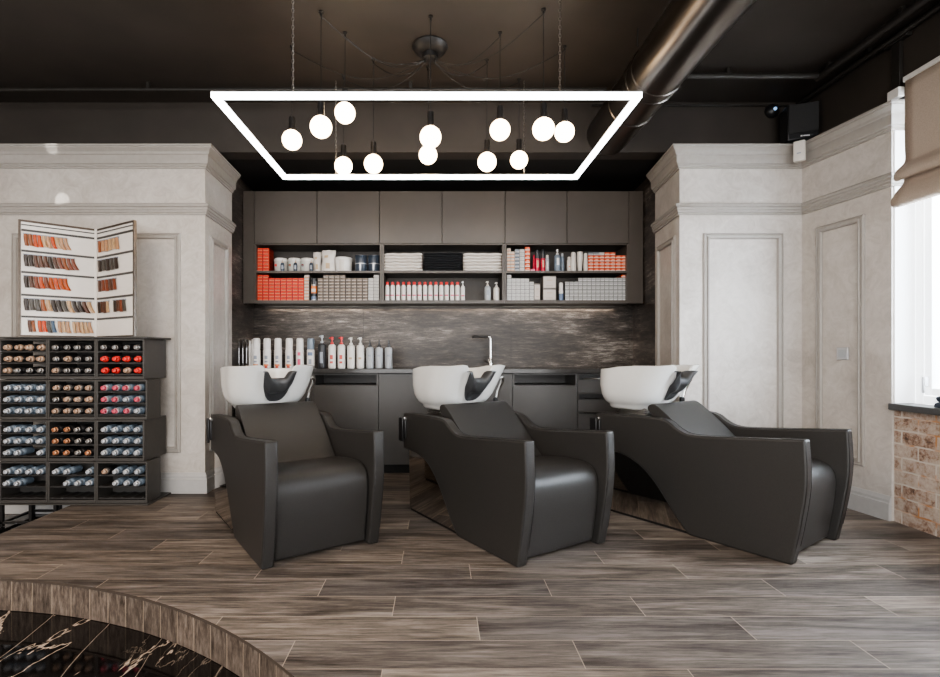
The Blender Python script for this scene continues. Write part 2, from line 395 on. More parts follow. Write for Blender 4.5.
def wall_frame(name, p0, p1, z0, z1, out):
    # rectangular panel moulding on the wall between floor points p0 and p1; out = unit normal into the room
    p0 = Vector(p0); p1 = Vector(p1); u = (p1-p0).normalized(); L = (p1-p0).length; o = Vector(out)
    prof = [(0, -.002), (0, .010), (.010, .016), (.014, .010), (.026, .009), (.030, .020), (.040, .018), (.046, .004), (.046, -.002)]
    rows = []
    for (a, zz, sx, sz) in ((0, z0, 1, 1), (L, z0, -1, 1), (L, z1, -1, -1), (0, z1, 1, -1)):
        rows.append([(p0.x+u.x*(a+sx*i)+o.x*h, p0.y+u.y*(a+sx*i)+o.y*h, zz+sz*i) for i, h in prof])
    rows.append(rows[0])
    mb = MB(); mb.grid(rows, wrap=True)
    bmesh.ops.remove_doubles(mb.bm, verts=mb.bm.verts, dist=1e-5)
    return struct(mb.build(name, M['moulding'], smooth=20))

# ------------------------------------------------------------------ room shell
FL = -.15
# raised platform with the curved cut-out
a0 = math.acos((-2.52-CC[0])/CR)
arc = [(CC[0]+CR*math.cos(a0*(1-i/60)), CC[1]+CR*math.sin(a0*(1-i/60))) for i in range(61)]
poly = [(-2.52, 5.1)] + arc + [(CC[0]+CR, -3.4), (3.4, -3.4), (3.4, 5.1)]
mb = MB(); mb.prism(poly, -.012, 0, 'xy')
for f in mb.bm.faces:
    if len(f.verts) == 4: f.material_index = 1
M['edge'] = simple('dark_edge_profile', (.075, .058, .046), .4, var=.1)
struct(mb.build('floor', [M['floor'], M['edge']], smooth=0))
mb = MB()
def offs(pts, d):
    out = []
    for i, p in enumerate(pts):
        v = Vector((p[0]-CC[0], p[1]-CC[1])); v = v.normalized()*(v.length+d); out.append((CC[0]+v.x, CC[1]+v.y))
    return out
ar2 = offs(arc, .006)
poly2 = [(-2.514, 5.1)] + ar2[1:] + [(CC[0]+CR+.006, -3.4), (3.4, -3.4), (3.4, 5.1)]
mb.prism(poly2, FL, -.013, 'xy'); struct(mb.build('trim_1', M['riser'], smooth=20))
mb = MB(); mb.box(-4.6, CC[0]+CR+.3, -3.4, 4.3, FL-.05, FL-.002); struct(mb.build('floor.001', M['marble'], smooth=0))

CEIL = 3.01
mb = MB(); mb.box(-4.6, 3.4, -3.4, 5.2, CEIL, CEIL+.1); struct(mb.build('ceiling', M['ceil'], smooth=0))
# beam above the alcove and its lower soffit
mb = MB(); mb.box(-4.6, 3.0, 4.0, 4.15, 2.62, CEIL); mb.box(-4.6, -1.91, 4.0, 4.15, 2.4, 2.62); mb.box(2.01, 3.0, 4.11, 4.25, 2.4, 2.62); 
struct(mb.build('ceiling.001', M['ceil'], smooth=0))
mb = MB(); mb.box(-2.1, 2.2, 4.15, 5.1, 2.62, 2.70); struct(mb.build('ceiling.002', M['dark'], smooth=0))  # soffit's shade put into a blacker colour than the ceiling paint

LW = [(-4.6, 3.81), (-1.74, 3.81), (-1.77, 4.38)]
RW = [(1.865, 4.38), (1.805, 3.81), (2.72, 3.81), (2.815, 3.165)]
def wall_poly(name, poly, z0, z1, mat):
    mb = MB(); mb.prism(poly, z0, z1, 'xy'); return struct(mb.build(name, mat, smooth=0))
wall_poly('wall_left', [(-4.499, 3.81)] + LW[1:] + [(-1.9, 4.38), (-1.9, 3.99), (-4.499, 3.99)], FL, 2.565, M['plaster'])
wall_poly('wall_right', RW + [(2.95, 3.165), (2.95, 4.1), (2.0, 4.1), (2.0, 4.38)], 0, 2.565, M['plaster'])
wall_poly('wall_left.001', [(-4.6, -3.4), (-4.5, -3.4), (-4.5, 3.995), (-4.6, 3.995)], FL, CEIL, M['plaster'])
# alcove: oxidised tiles on three sides
wall_poly('wall_back', [(-1.95, 4.985), (2.1, 4.985), (2.1, 5.1), (-1.95, 5.1)], 0, 2.62, M['slate'])
wall_poly('wall_back.001', [(-1.77, 4.381), (-1.80, 4.984), (-1.92, 4.984), (-1.92, 4.381)], 0, 2.62, M['slate'])
wall_poly('wall_back.002', [(1.865, 4.381), (1.90, 4.984), (2.06, 4.984), (2.06, 4.381)], 0, 2.62, M['slate'])
mb = MB()
for sx in (X(511, 4.985), -.98+.25):
    mb.box(sx-.0015, sx+.0015, 4.9835, 4.986, .91, 1.5)
struct(mb.build('trim_2', M['dark'], smooth=0))
# cornice and picture rail, following both walls
corn = [(0, 2.42), (.012, 2.42), (.012, 2.432), (.020, 2.436), (.020, 2.446), (.030, 2.452), (.034, 2.466), (.034, 2.512), (.042, 2.518), (.046, 2.532), (.060, 2.548), (.068, 2.554), (.068, 2.562), (.076, 2.566), (.076, 2.578), (-.05, 2.578), (-.05, 2.5)]
rail = [(0, 2.075), (.014, 2.075), (.014, 2.088), (.022, 2.092), (.022, 2.106), (.028, 2.110), (.028, 2.126), (.038, 2.132), (.038, 2.146), (.032, 2.156), (0, 2.156)]
base = [(0, 0), (.022, 0), (.022, .105), (.016, .112), (.016, .128), (.010, .140), (.006, .152), (0, .152)]
cR = RW[:3] + [(2.8, 3.25)]
n = 3
for path, nm in ((LW, 'left'), (RW + [(2.93, 3.164)], 'right')):
    for pr in (corn, rail):
        struct(sweep(path, pr, 'trim_%d' % n, M['moulding'])); n += 1
struct(sweep([(-2.52, 3.81), (-1.74, 3.81), (-1.7625, 4.24)], base, 'baseboard_left', M['baseboard']))
struct(sweep([(-4.5, 3.81), (-2.525, 3.81)], [(o, z+FL) for o, z in base], 'baseboard_left.001', M['baseboard']))
struct(sweep(RW, base, 'baseboard_right', M['baseboard']))
wall_frame('trim_7', (-3.18, 3.81), (-1.92, 3.81), .30, 1.94, (0, -1))
wall_frame('trim_8', (-1.744, 3.89), (-1.762, 4.26), .30, 1.94, (1, .05))
wall_frame('trim_9', (1.98, 3.81), (2.575, 3.81), .30, 1.94, (0, -1))
wall_frame('trim_10', (1.813, 3.89), (1.855, 4.30), .30, 1.94, (-1, .1))
wall_frame('trim_11', (2.738, 3.685), (2.7895, 3.33), .30, 1.95, (-.99, -.14))
wall_frame('trim_12', (-4.4, 3.81), (-3.36, 3.81), .30, 1.94, (0, -1))

# right side above the cornice, window wall and brick parapet
mb = MB(); mb.box(2.83, 2.95, 2.9, 4.0, 2.60, CEIL); mb.box(2.83, 2.95, -3.4, 2.9, 2.62, CEIL)
struct(mb.build('wall_right.001', M['ceil'], smooth=0))
mb = MB(); mb.box(2.83, 3.12, 1.2, 3.163, 0, .69); struct(mb.build('wall_right.002', M['brick'], smooth=0))
mb = MB(); mb.box(2.83, 3.12, -3.4, 1.2, 0, 2.62); struct(mb.build('wall_right.003', M['plaster'], smooth=0))
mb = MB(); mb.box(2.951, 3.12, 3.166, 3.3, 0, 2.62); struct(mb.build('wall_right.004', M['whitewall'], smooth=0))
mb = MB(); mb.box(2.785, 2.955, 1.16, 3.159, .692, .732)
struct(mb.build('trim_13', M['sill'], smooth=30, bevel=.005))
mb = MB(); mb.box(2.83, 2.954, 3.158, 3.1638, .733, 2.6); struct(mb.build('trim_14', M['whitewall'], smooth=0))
# window: frame, sashes, mullion handles
win = bpy.data.objects.new('window_1', None); COL.objects.link(win); struct(win)
mb = MB()
def fr(mb, y0, y1, z0, z1, x0, x1, w):
    mb.box(x0, x1, y0, y0+w, z0, z1); mb.box(x0, x1, y1-w, y1, z0, z1); mb.box(x0, x1, y0+w, y1-w, z0, z0+w); mb.box(x0, x1, y0+w, y1-w, z1-w, z1)
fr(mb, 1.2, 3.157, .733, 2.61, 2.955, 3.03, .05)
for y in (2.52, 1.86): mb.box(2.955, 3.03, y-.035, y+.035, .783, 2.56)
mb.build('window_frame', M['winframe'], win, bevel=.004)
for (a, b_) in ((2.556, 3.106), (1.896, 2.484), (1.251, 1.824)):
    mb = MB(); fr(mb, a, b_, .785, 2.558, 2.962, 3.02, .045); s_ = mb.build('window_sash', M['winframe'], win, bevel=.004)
    mb = MB(); mb.box(2.985, 2.991, a+.046, b_-.046, .832, 2.512)
    gm, nt, bb = new_mat('glass'); bb.inputs['Transmission Weight'].default_value = 1.0; bb.inputs['Roughness'].default_value = .0; bb.inputs['IOR'].default_value = 1.02
    nn = node(nt, 'ShaderNodeTexNoise', Scale=2.0); nt.links.new(ramp(nt, nn.outputs[0], [(0, (.97, .98, 1)), (1, (1, 1, 1))]), bb.inputs['Base Color'])
    mb.build('pane', gm, s_, smooth=0)
    mb = MB(); mb.box(2.93, 2.96, b_-.034, b_-.016, .84, .90); mb.box(2.925, 2.94, b_-.032, b_-.018, .80, .90)
    mb.build('window_handle', M['silver'], s_, bevel=.003)

# ------------------------------------------------------------------ backwash chairs
def smooth_poly(pts, it=2, keep=()):
    # corner-cutting of an open or closed polygon except kept indices
    for _ in range(it):
        out = []; nk = set(); n = len(pts)
        for i, p in enumerate(pts):
            if i in keep: nk.add(len(out)); out.append(p); continue
            a = pts[i-1]; c = pts[(i+1) % n]
            out.append((p[0]*.75+a[0]*.25, p[1]*.75+a[1]*.25)); out.append((p[0]*.75+c[0]*.25, p[1]*.75+c[1]*.25))
        pts = out; keep = nk
    return pts
WD = .635; ARM = .062
def make_chair():
    root = thing('backwash_chair', '', 'salon chair')
    ox, oy = -WD/2, -.5
    prof = [(.012, 0), (.53, 0), (.575, .045), (.66, .155), (.75, .272), (.865, .362), (.99, .402), (1.172, .402), (1.172, .636), (.90, .648), (.72, .652), (.655, .640), (.60, .597), (.54, .572), (.44, .574), (-.045, .622), (-.054, .46), (-.048, .34), (-.020, .16)]
    prof = smooth_poly(prof, 2, keep=(0, 1, 7, 8, 15))
    P = [(t+oy, z) for t, z in prof]
    for k in (0, 1):
        a = ox + (0 if k == 0 else WD-ARM)
        mb = MB(); mb.prism(P, a, a+ARM, 'yz')
        arm = mb.build('armrest', M['leather'], root, smooth=40, bevel=.010, seg=3)
        for aa in (a+.004, a+ARM-.004):
            loop = [(aa, y, z) for y, z in P if z > .02]
            mb = MB(); mb.tube([(aa, y+(.0008 if y < -.4 else 0), z) for (aa, y, z) in loop], .0014, 5, closed=False)
            mb.build('piping', M['leather_seam'], arm)
    # seat block with rolled front edge
    sp = [(.045, .012), (.014, .20), (.002, .34), (.020, .405), (.07, .437), (.14, .445), (.28, .438), (.50, .405), (.50, .012)]
    sp = smooth_poly(sp, 2, keep=(0, 7, 8))
    mb = MB(); mb.prism([(t+oy, z) for t, z in sp], ox+ARM+.001, -ox-ARM-.001, 'yz')
    mb.build('seat', M['leather'], root, smooth=45, bevel=.016, seg=3)
    bp = [(.40, .41), (.44, .425), (.49, .475), (.585, .575), (.70, .672), (.765, .722), (.80, .736), (.835, .722), (.835, .69), (.74, .60), (.60, .44), (.52, .38), (.44, .38)]
    bp = smooth_poly(bp, 2)
    mb = MB(); mb.prism([(t+oy, z-.010) for t, z in bp], ox+ARM+.014, -ox-ARM-.006, 'yz')
    mb.build('backrest', M['leather'], root, smooth=45, bevel=.014, seg=3)
    # rear housing between the arms, under the bowl
    hp = [(.50, .02), (.56, .06), (.66, .175), (.75, .285), (.866, .375), (1.0, .412), (1.14, .412), (1.14, .61), (.80, .62), (.64, .48), (.50, .37)]
    mb = MB(); mb.prism([(t+oy, z) for t, z in hp], ox+ARM+.003, -ox-ARM-.003, 'yz')
    mb.build('rear_housing', M['leather'], root, smooth=40)
    mb = MB(); mb.prism([(.50+oy, .014), (1.11+oy, .014), (1.12+oy, .405), (.80+oy, .405)], ox+.014, -ox-.014, 'yz')
    bs = mb.build('plinth', M['mirror_steel'], root, smooth=0, bevel=.002, seg=1); bs['label'] = 'polished steel plinth'
    mb = MB(); mb.box(ox+.02, -ox-.02, .54+oy, 1.10+oy, 0, .014); mb.build('kick_strip', M['blackmetal'], bs)
    # rear control bracket
    mb = MB(); mb.box(ox-.012, ox+.012, 1.13+oy, 1.19+oy, .47, .60); mb.box(ox-.022, ox-.008, 1.15+oy, 1.205+oy, .45, .61)
    br = mb.build('control_bracket', M['blackplastic'], root, bevel=.006)
    mb = MB(); mb.lathe([(.008, 0), (.011, .003), (.011, .012), (.007, .015)], 14, (0, 0, 0)); 
    bmesh.ops.rotate(mb.bm, verts=mb.bm.verts, cent=(0, 0, 0), matrix=Matrix.Rotation(R(90), 3, 'X'))
    bmesh.ops.translate(mb.bm, verts=mb.bm.verts, vec=(ox-.002, 1.150+oy, .607)); mb.build('knob', M['chrome'], br)
    # chrome slide plates under the bowl
    mb = MB()
    for i in range(4): mb.box(-.17+.008*i, .17-.008*i, .90+oy, 1.12+oy, .622+.013*i, .629+.013*i)
    mb.box(-.13, .13, .93+oy, 1.10+oy, .60, .69); mb.build('bowl_mount', M['steel'], root, bevel=.002)
    # ---- ceramic bowl
    NA = 96; ZB = .668; ZT = .962
    def outer(v, phi):
        key = [(0, .175, .145, 1.06), (.05, .190, .155, 1.055), (.10, .196, .160, 1.05), (.16, .222, .185, 1.045), (.32, .252, .215, 1.035), (.6, .268, .238, 1.022), (.85, .274, .248, 1.008), (1., .277, .252, 1.0)]
        for i in range(len(key)-1):
            if key[i][0] <= v <= key[i+1][0]+1e-9:
                k = (v-key[i][0])/(key[i+1][0]-key[i][0]); w, l, c = [key[i][j]*(1-k)+key[i+1][j]*k for j in (1, 2, 3)]; break
        e = 2/3.1
        cx, sy = math.cos(phi), math.sin(phi)
        x = w*math.copysign(abs(cx)**e, cx); y = l*math.copysign(abs(sy)**e, sy)
        if y < 0: x *= 1 - .38*(.6+.4*v)*(-sy)**2.2
        if y < 0:                                   # front: hollow sweeping into the notch, wings reaching forward
            g = math.exp(-(x/.10)**2)
            y += .050*g*(1 - .3*v)*min(1, v*3)
            y -= .076*(1-g)*v*v
        return x, y+c+oy
    def zt(x, front, y=None):
        if not front:
            k = min(1, max(0, ((1.0 if y is None else y-oy)-.93)/.27)); return ZT - .004 - .026*k*k*(3-2*k)
        ax = abs(x); k = min(1, max(0, (ax-.040)/(.108-.040))); k = k*k*(3-2*k)
        return ZT - .004 + .006*math.exp(-((ax-.15)/.05)**2) - .100*(1-k)
    vs = [0, .05, .10, .13, .18, .26, .36, .48, .6, .72, .82, .9, .96, 1.0]
    rows = []
    for v in vs:
        r = []
        for i in range(NA):
            phi = 2*math.pi*(i+.5)/NA
            xr, yr = outer(1, phi); top = zt(xr, yr < .93+oy, yr)
            x, y = outer(v, phi)
            r.append((x, y, ZB+(top-ZB)*v))
        rows.append(r)
    cx0, cy0 = 0, 1.0+oy
    for (ins, dz) in ((.008, .004), (.018, .001), (.022, -.012), (.024, -.05), (.026, -.09), (.034, -.13), (.055, -.165), (.10, -.185), (.16, -.19)):
        r = []
        for i in range(NA):
            phi = 2*math.pi*(i+.5)/NA
            x1, y1 = outer(1, phi); top = zt(x1, y1 < .93+oy, y1)
            zz = top+dz if dz > -.02 else min(top-.012+dz*.25, ZT+dz)
            zz = max(zz, ZT-.19) if dz > -.165 else ZT+dz
            vv = min(1, max(.22, (zz-ZB)/(top-ZB)))
            x, y = outer(vv, phi)
            L = math.hypot(x-cx0, y-cy0); k = max(.05, (L-ins)/L)
            r.append((cx0+(x-cx0)*k, cy0+(y-cy0)*k, zz))
        rows.append(r)
    mb = MB(); V = mb.grid(rows, wrap=True)
    mb.bm.faces.new(V[0][::-1]); mb.bm.faces.new(V[-1])
    bowl = mb.build('basin', M['ceramic'], root, smooth=60); bowl['label'] = 'white ceramic wash basin'
    # rubber neck rest
    def front_phi(xt, v):
        lo, hi = -math.pi/2, 0.0
        for _ in range(40):
            md_ = (lo+hi)/2
            if outer(v, md_)[0] < abs(xt): lo = md_
            else: hi = md_
        return (lo+hi)/2
    # rows: (level on the bowl, half width, outward offset, extra height, inward shift)
    path = [(.33, .012, .006, 0, 0), (.37, .042, .009, 0, 0), (.45, .064, .010, 0, 0), (.55, .078, .011, 0, 0), (.63, .086, .012, 0, 0), (.645, .090, .024, 0, 0), (.70, .095, .034, 0, 0), (.82, .100, .040, .004, 0), (.94, .102, .040, .010, 0), (1., .102, .030, .020, 0), (1., .100, .006, .024, 0), (1., .097, 0, .020, .02), (1., .094, 0, .010, .045), (1., .088, 0, -.012, .07)]
    rows = []
    for (v, hw, off, up, inn) in path:
        r = []
        for j in range(25):
            xt = hw*(-1+2*j/24); ph = front_phi(xt, v); yb = outer(v, ph)[1]; xr = outer(1, front_phi(min(.2, abs(xt)), 1))[0]
            zz = ZB+(zt(abs(xt), True)-ZB)*v
            r.append((xt, yb-off+inn, min(zz+up, ZT-.036-.004*abs(inn)/.07)))
        rows.append(r)
    mb = MB(); mb.grid(rows)
    nr = mb.build('neck_rest', M['rubber'], root, smooth=70); nr['label'] = 'black rubber neck rest'
    md = nr.modifiers.new('s', 'SOLIDIFY'); md.thickness = .008; md.offset = 0
    md = nr.modifiers.new('u', 'SUBSURF'); md.levels = 1; md.render_levels = 1
    # hand shower standing at the bowl's side
    mb = MB(); mb.tube([(.235, .88+oy, .60), (.238, .88+oy, .70), (.250, .870+oy, .78), (.268, .850+oy, .84), (.266, .835+oy, .865), (.250, .825+oy, .880)], [.009, .010, .011, .012, .013, .010], 12)
    hs = mb.build('hand_shower', M['chrome'], root)
    mb = MB(); mb.lathe([(.016, .69), (.018, .70), (.018, .735), (.012, .742)], 14, (.240, .88+oy, 0)); mb.build('shower_holder', M['blackplastic'], hs)
    return root
def place_chair(o, fx, fy, th, label):
    # (fx, fy): outer front corner on the photo's left; th: turn about the vertical
    c, s = math.cos(th), math.sin(th); a, t = WD/2, .5
    o.location = (fx + c*a - s*t, fy + s*a + c*t, 0); o.rotation_euler = (0, 0, th); o['label'] = label; o['group'] = 'backwash chairs in a row'
ch = make_chair()
place_chair(copy_tree(ch), .388, 2.450, R(32), 'black leather backwash chair with white basin, the middle one of three')
place_chair(copy_tree(ch), 1.735, 2.482, R(35), 'black leather backwash chair with white basin, nearest the panelled right wall')
place_chair(ch, -.838, 2.426, R(35), 'black leather backwash chair with white basin, nearest the bottle rack')

# ------------------------------------------------------------------ kitchen-like wall units
YU = 4.65
doorpx = [254, 317, 379.5, 442, 505, 567, 629]
dnames = ['above the orange cartons', 'above the tubs and bags', 'above the left white towels', 'above the right white towels', 'above the red bottles', 'above the orange-white cartons']
for i in range(6):
    x0, x1 = X(doorpx[i], YU), X(doorpx[i+1], YU)
    t = thing('wall_cabinet', 'taupe flat-fronted wall cabinet without handle, ' + dnames[i], 'cabinet', ((x0+x1)/2, YU, 2.046), group='wall cabinets above the open shelves')
    w = (x1-x0)/2
    mb = MB(); mb.box(-w+.001, w-.001, .022, .325, 0, .48); mb.build('carcass', M['cab'], t, smooth=0)
    mb = MB(); mb.box(-w+.0025, w-.0025, 0, .019, .002, .478); mb.build('door', M['cab'], t, bevel=.0015, seg=1)
for (p0, p1, lb) in ((-1.78, X(254, YU), 'narrow taupe filler panel beside the wall cabinets at the left alcove side'), (X(629, YU), 1.875, 'narrow taupe filler panel beside the wall cabinets at the right alcove side')):
    mb = MB(); mb.box(p0+.001, p1-.002, YU+.004, YU+.03, 1.50, 2.526); tag(mb.build('filler_panel', M['cab'], bevel=.0015, seg=1), lb, 'panel')
# open shelf units
upx = [254, 381.8, 504.4, 629]
ulab = ['open taupe shelf unit holding orange cartons and white tubs', 'open taupe shelf unit holding stacked towels and red-capped bottles', 'open taupe shelf unit holding red bottles and pale cartons']
for i in range(3):
    x0, x1 = X(upx[i], YU), X(upx[i+1], YU); w = (x1-x0)/2
    t = thing('open_shelf_unit', ulab[i], 'shelf', ((x0+x1)/2, YU, 1.50), group='open shelf units above the counter')
    for sx in (-1, 1):
        mb = MB(); mb.box(sx*(w-.001), sx*(w-.019), 0, .33, 0, .545); mb.build('side_panel', M['cab'], t, smooth=0)
    for z0, z1, nm in ((0, .030, 'shelf'), (.278, .298, 'shelf'), (.535, .545, 'shelf')):
        mb = MB(); mb.box(-w+.0195, w-.0195, .002, .31, z0, z1); mb.build(nm, M['cab'], t, smooth=0)
    mb = MB(); mb.box(-w+.0195, w-.0195, .311, .33, 0, .545); mb.build('back_panel', M['cabin'], t, smooth=0)
    mb = MB(); mb.box(-w+.001, w-.001, .290, .297, -.024, -.0005); mb.build('light_lip', M['cab'], t, smooth=0)
    mb = MB(); mb.box(-w+.03, w-.03, .304, .324, -.007, -.001); mb.build('light_strip', M['strip'], t, smooth=0)

# counter
mb = MB(); mb.box(-1.765, 1.862, 4.372, 4.98, .872, .912)
tag(mb.build('countertop', M['counter'], smooth=30, bevel=.004), 'long dark stone countertop running across the alcove', 'countertop')
YC = 4.405
units = [(233, 313, 'full', 'grey base cabinet behind the basin nearest the bottle rack'), (313, 378.5, 'niche', 'grey base cabinet with open slot, just right of the leftmost basin'),
         (378.5, 445, 'full', 'grey base cabinet with full door, left of the middle basin'), (445, 512.5, 'full', 'grey base cabinet right behind the middle basin'),
         (512.5, 577.5, 'niche', 'grey base cabinet with open slot, right of the faucet'), (577.5, 640, 'drawers', 'grey drawer unit with black recessed pulls beside the right basin')]
for (p0, p1, kind, lb) in units:
    x0, x1 = max(X(p0, YC), -1.755), X(p1, YC); w = (x1-x0)/2
    t = thing('base_cabinet', lb, 'cabinet', ((x0+x1)/2, YC, 0), group='base cabinets under the countertop')
    mb = MB()
    if kind == 'niche':
        mb.box(-w+.001, w-.001, .022, .55, .08, .77); mb.box(-w+.001, -w+.018, .001, .55, .771, .871); mb.box(w-.018, w-.001, .001, .55, .771, .871); mb.box(-w+.0185, w-.0185, .35, .37, .771, .871)
        mb.box(-w+.0185, w-.0185, .001, .35, .857, .871)
    else: mb.box(-w+.001, w-.001, .022, .55, .08, .871)
    mb.build('carcass', M['cablow'] if kind != 'drawers' else M['cablow'], t, smooth=0)
    mb = MB(); mb.box(-w+.001, w-.001, .05, .07, 0, .079); mb.build('kickboard', M['dark'], t, smooth=0)
    if kind == 'drawers':
        for (z0, z1) in ((.702, .868), (.545, .699), (.09, .542)):
            mb = MB(); mb.box(-w+.003, w-.003, 0, .02, z0, z1-.0); d = mb.build('drawer', M['cablow'], t, bevel=.0015, seg=1)
            zz = z1-.052 if z1 > .6 else z1-.02
            mb = MB(); mb.box(-w+.012, w-.012, -.006, -.0005, zz, zz+.045 if z1 > .6 else zz+.012); hd = mb.build('handle', M['blackplastic'], d, bevel=.002)
            mb = MB(); mb.box(-w+.05, w-.05, -.012, -.0065, zz+.006, zz+.013); mb.build('pull_edge', M['chrome'], hd)
    else:
        z1 = .768 if kind == 'niche' else .868
        mb = MB(); mb.box(-w+.002, w-.002, 0, .02, .082, z1); mb.build('door', M['cablow'], t, bevel=.0015, seg=1)
mb = MB(); mb.box(X(640, YC)+.001, 1.85, YC+.003, YC+.03, 0, .871); tag(mb.build('end_panel', M['cablow'], smooth=0), 'narrow grey end panel closing the base cabinets at the right alcove side', 'panel')

# faucet
fx, fy = X(490.5, 4.76), 4.76
t = thing('faucet', 'tall chrome faucet with squared black spout on the counter behind the middle basin', 'faucet', (fx, fy, .912))
mb = MB(); mb.lathe([(.028, 0), (.028, .006), (.020, .010), (.020, .075), (.013, .085), (.013, .10)], 18); mb.build('base', M['chrome'], t)
mb = MB(); mb.tube([(0, 0, .09), (0, 0, .27), (-.006, 0, .284), (-.02, 0, .29)], .0125, 14); mb.build('column', M['chrome'], t)
mb = MB(); mb.tube([(-.02, 0, .29), (-.06, 0, .291), (-.15, 0, .293), (-.162, 0, .290), (-.166, 0, .275)], .0115, 12); mb.build('spout', M['blackmetal'], t)
mb = MB(); mb.tube([(-.015, 0, .045), (-.05, 0, .062), (-.062, 0, .070)], .005, 8); mb.build('lever', M['chrome'], t)

# ------------------------------------------------------------------ products
PD = 4.69
def Q(ox, oy, s, zx, zy): return ox+zx/s, oy+zy/s
S = 6.714
Z1 = 1.531; Z2 = 1.799            # lower and upper shelf floors
def carton_mesh(w, h, d, mat, name='carton'):
    mb = MB(); mb.box(-w/2+.0006, w/2-.0006, 0, d, 0, h-.0008)
    o = mb.build(name, mat, smooth=0, bevel=.0012, seg=1); return o
protos = {}
def carton(x, z, w, h, mat, label, group, d=.13, y=PD, jit=.0015):
    key = (round(w, 4), round(h, 4), mat)
    if key not in protos: o = protos[key] = carton_mesh(w, h, d, M[mat])
    else: o = protos[key].copy(); COL.objects.link(o)
    o.location = (x + random.uniform(-1, 1)*.0004, y+random.uniform(0, jit*2), z)
    return tag(o, label, 'box', group)
def stack(ox, px0, px1, z, cols, heights, h, mat, word, group, where, y=PD):
    # columns of cartons between two zoom columns; heights: cartons per column
    x0 = X(ox+px0/S, PD); x1 = X(ox+px1/S, PD); w = (x1-x0)/cols
    for c in range(cols):
        hh = heights[c] if isinstance(heights, (list, tuple)) else heights
        for r in range(hh):
            carton(x0+w*(c+.5), z+h*r, w, h, mat, '%s, %s column from left, %s from bottom, %s' % (word, ORD[c], ORD[r], where), group, y=y)
hO = 21.7/S*PD/F
# left unit
stack(245, 75, 162, Z2, 2, 7, 22.6/S*PD/F, 'box_orange', 'orange carton', 'orange cartons on the upper shelf', 'upper shelf')
stack(245, 79, 396, Z1, 8, [8, 8, 7, 7, 7, 7, 7, 7], hO, 'box_orange', 'orange carton', 'orange cartons on the lower shelf', 'lower shelf')
stack(245, 397, 430, Z1, 1, 8, hO, 'box_peach', 'pale carton beside the orange ones', 'pale cartons beside the orange ones', 'lower shelf')
stack(245, 486, 825, Z1, 9, [7, 8, 8, 8, 8, 7, 7, 7, 7], hO, 'box_taupe', 'taupe carton', 'taupe cartons on the lower shelf', 'lower shelf')
stack(245, 827, 900, Z1, 2, [7, 8], hO, 'box_white', 'white carton beside taupe ones', 'white cartons beside the taupe ones', 'lower shelf')
# right unit, upper shelf
stack(500, 47, 99, Z2, 2, [7, 6], 22.4/S*PD/F, 'box_peach', 'peach-white carton', 'peach and white cartons on the upper shelf', 'right upper shelf')
stack(500, 100, 131, Z2, 1, 6, 25/S*PD/F, 'box_steel', 'grey and white carton', 'grey and white cartons in one column', 'right upper shelf')
stack(500, 132, 166, Z2, 1, 6, 25/S*PD/F, 'box_white', 'white carton left of orange ones', 'white cartons in one column', 'upper shelf')
stack(500, 168, 202, Z2, 1, 6, 27.5/S*PD/F, 'box_orange2', 'orange-white carton left of red bottles', 'orange and white cartons in one column', 'upper shelf')
stack(500, 592, 850, Z2, 7, 5, 21.7/S*PD/F, 'box_orange2', 'orange-white carton', 'orange and white cartons at the shelf end', 'upper shelf end')
for i, (mt, nm) in enumerate((('box_steel', 'grey'), ('box_steel', 'grey'), ('box_white', 'white'), ('box_orange2', 'orange'), ('box_orange2', 'orange'))):
    w = 36.8/S*PD/F; x0 = X(500+592/S, PD)
    carton(x0+w*(i+.5), Z2+5*21.7/S*PD/F, w, 20/S*PD/F, mt, '%s carton, %s from left lying on top of the orange-white cartons' % (nm, ORD[i]), 'cartons lying on the orange ones')
# right unit, lower shelf
stack(500, 47, 196, Z1, 5, [7, 6, 6, 6, 6], 24.8/S*PD/F, 'box_white', 'white carton', 'white cartons left of the tall one', 'right lower shelf')
stack(500, 197, 228, Z1, 1, [5], 25.5/S*PD/F, 'box_white', 'white carton in short stack', 'white cartons in the short stack', 'right lower shelf')
stack(500, 437, 850, Z1, 14, [5, 5, 5, 6, 6, 6, 6, 6, 6, 6, 6, 6, 6, 6], 25.6/S*PD/F, 'box_grey', 'pale grey carton', 'pale grey cartons on the lower shelf', 'right lower shelf')
carton(X(500+832/S, PD), Z1+6*25.6/S*PD/F, .05, .028, 'box_orange2', 'single orange carton lying on top of the pale grey cartons', None)
carton(X(500+250/S, PD), Z1, .055, .158, 'box_cream', 'slim upright cream carton left of the large cream boxes', None)
carton(X(500+333/S, PD), Z1, .122, .108, 'box_cream', 'large cream box at the bottom of the two stacked', None)
carton(X(500+333/S, PD), Z1+.109, .122, .118, 'box_cream', 'large cream box stacked on top of its twin', None)
carton(X(500+219/S, PD), Z2, .045, .022, 'box_pink', 'small pink carton lying at the foot of the red bottles', None, y=PD-.01)

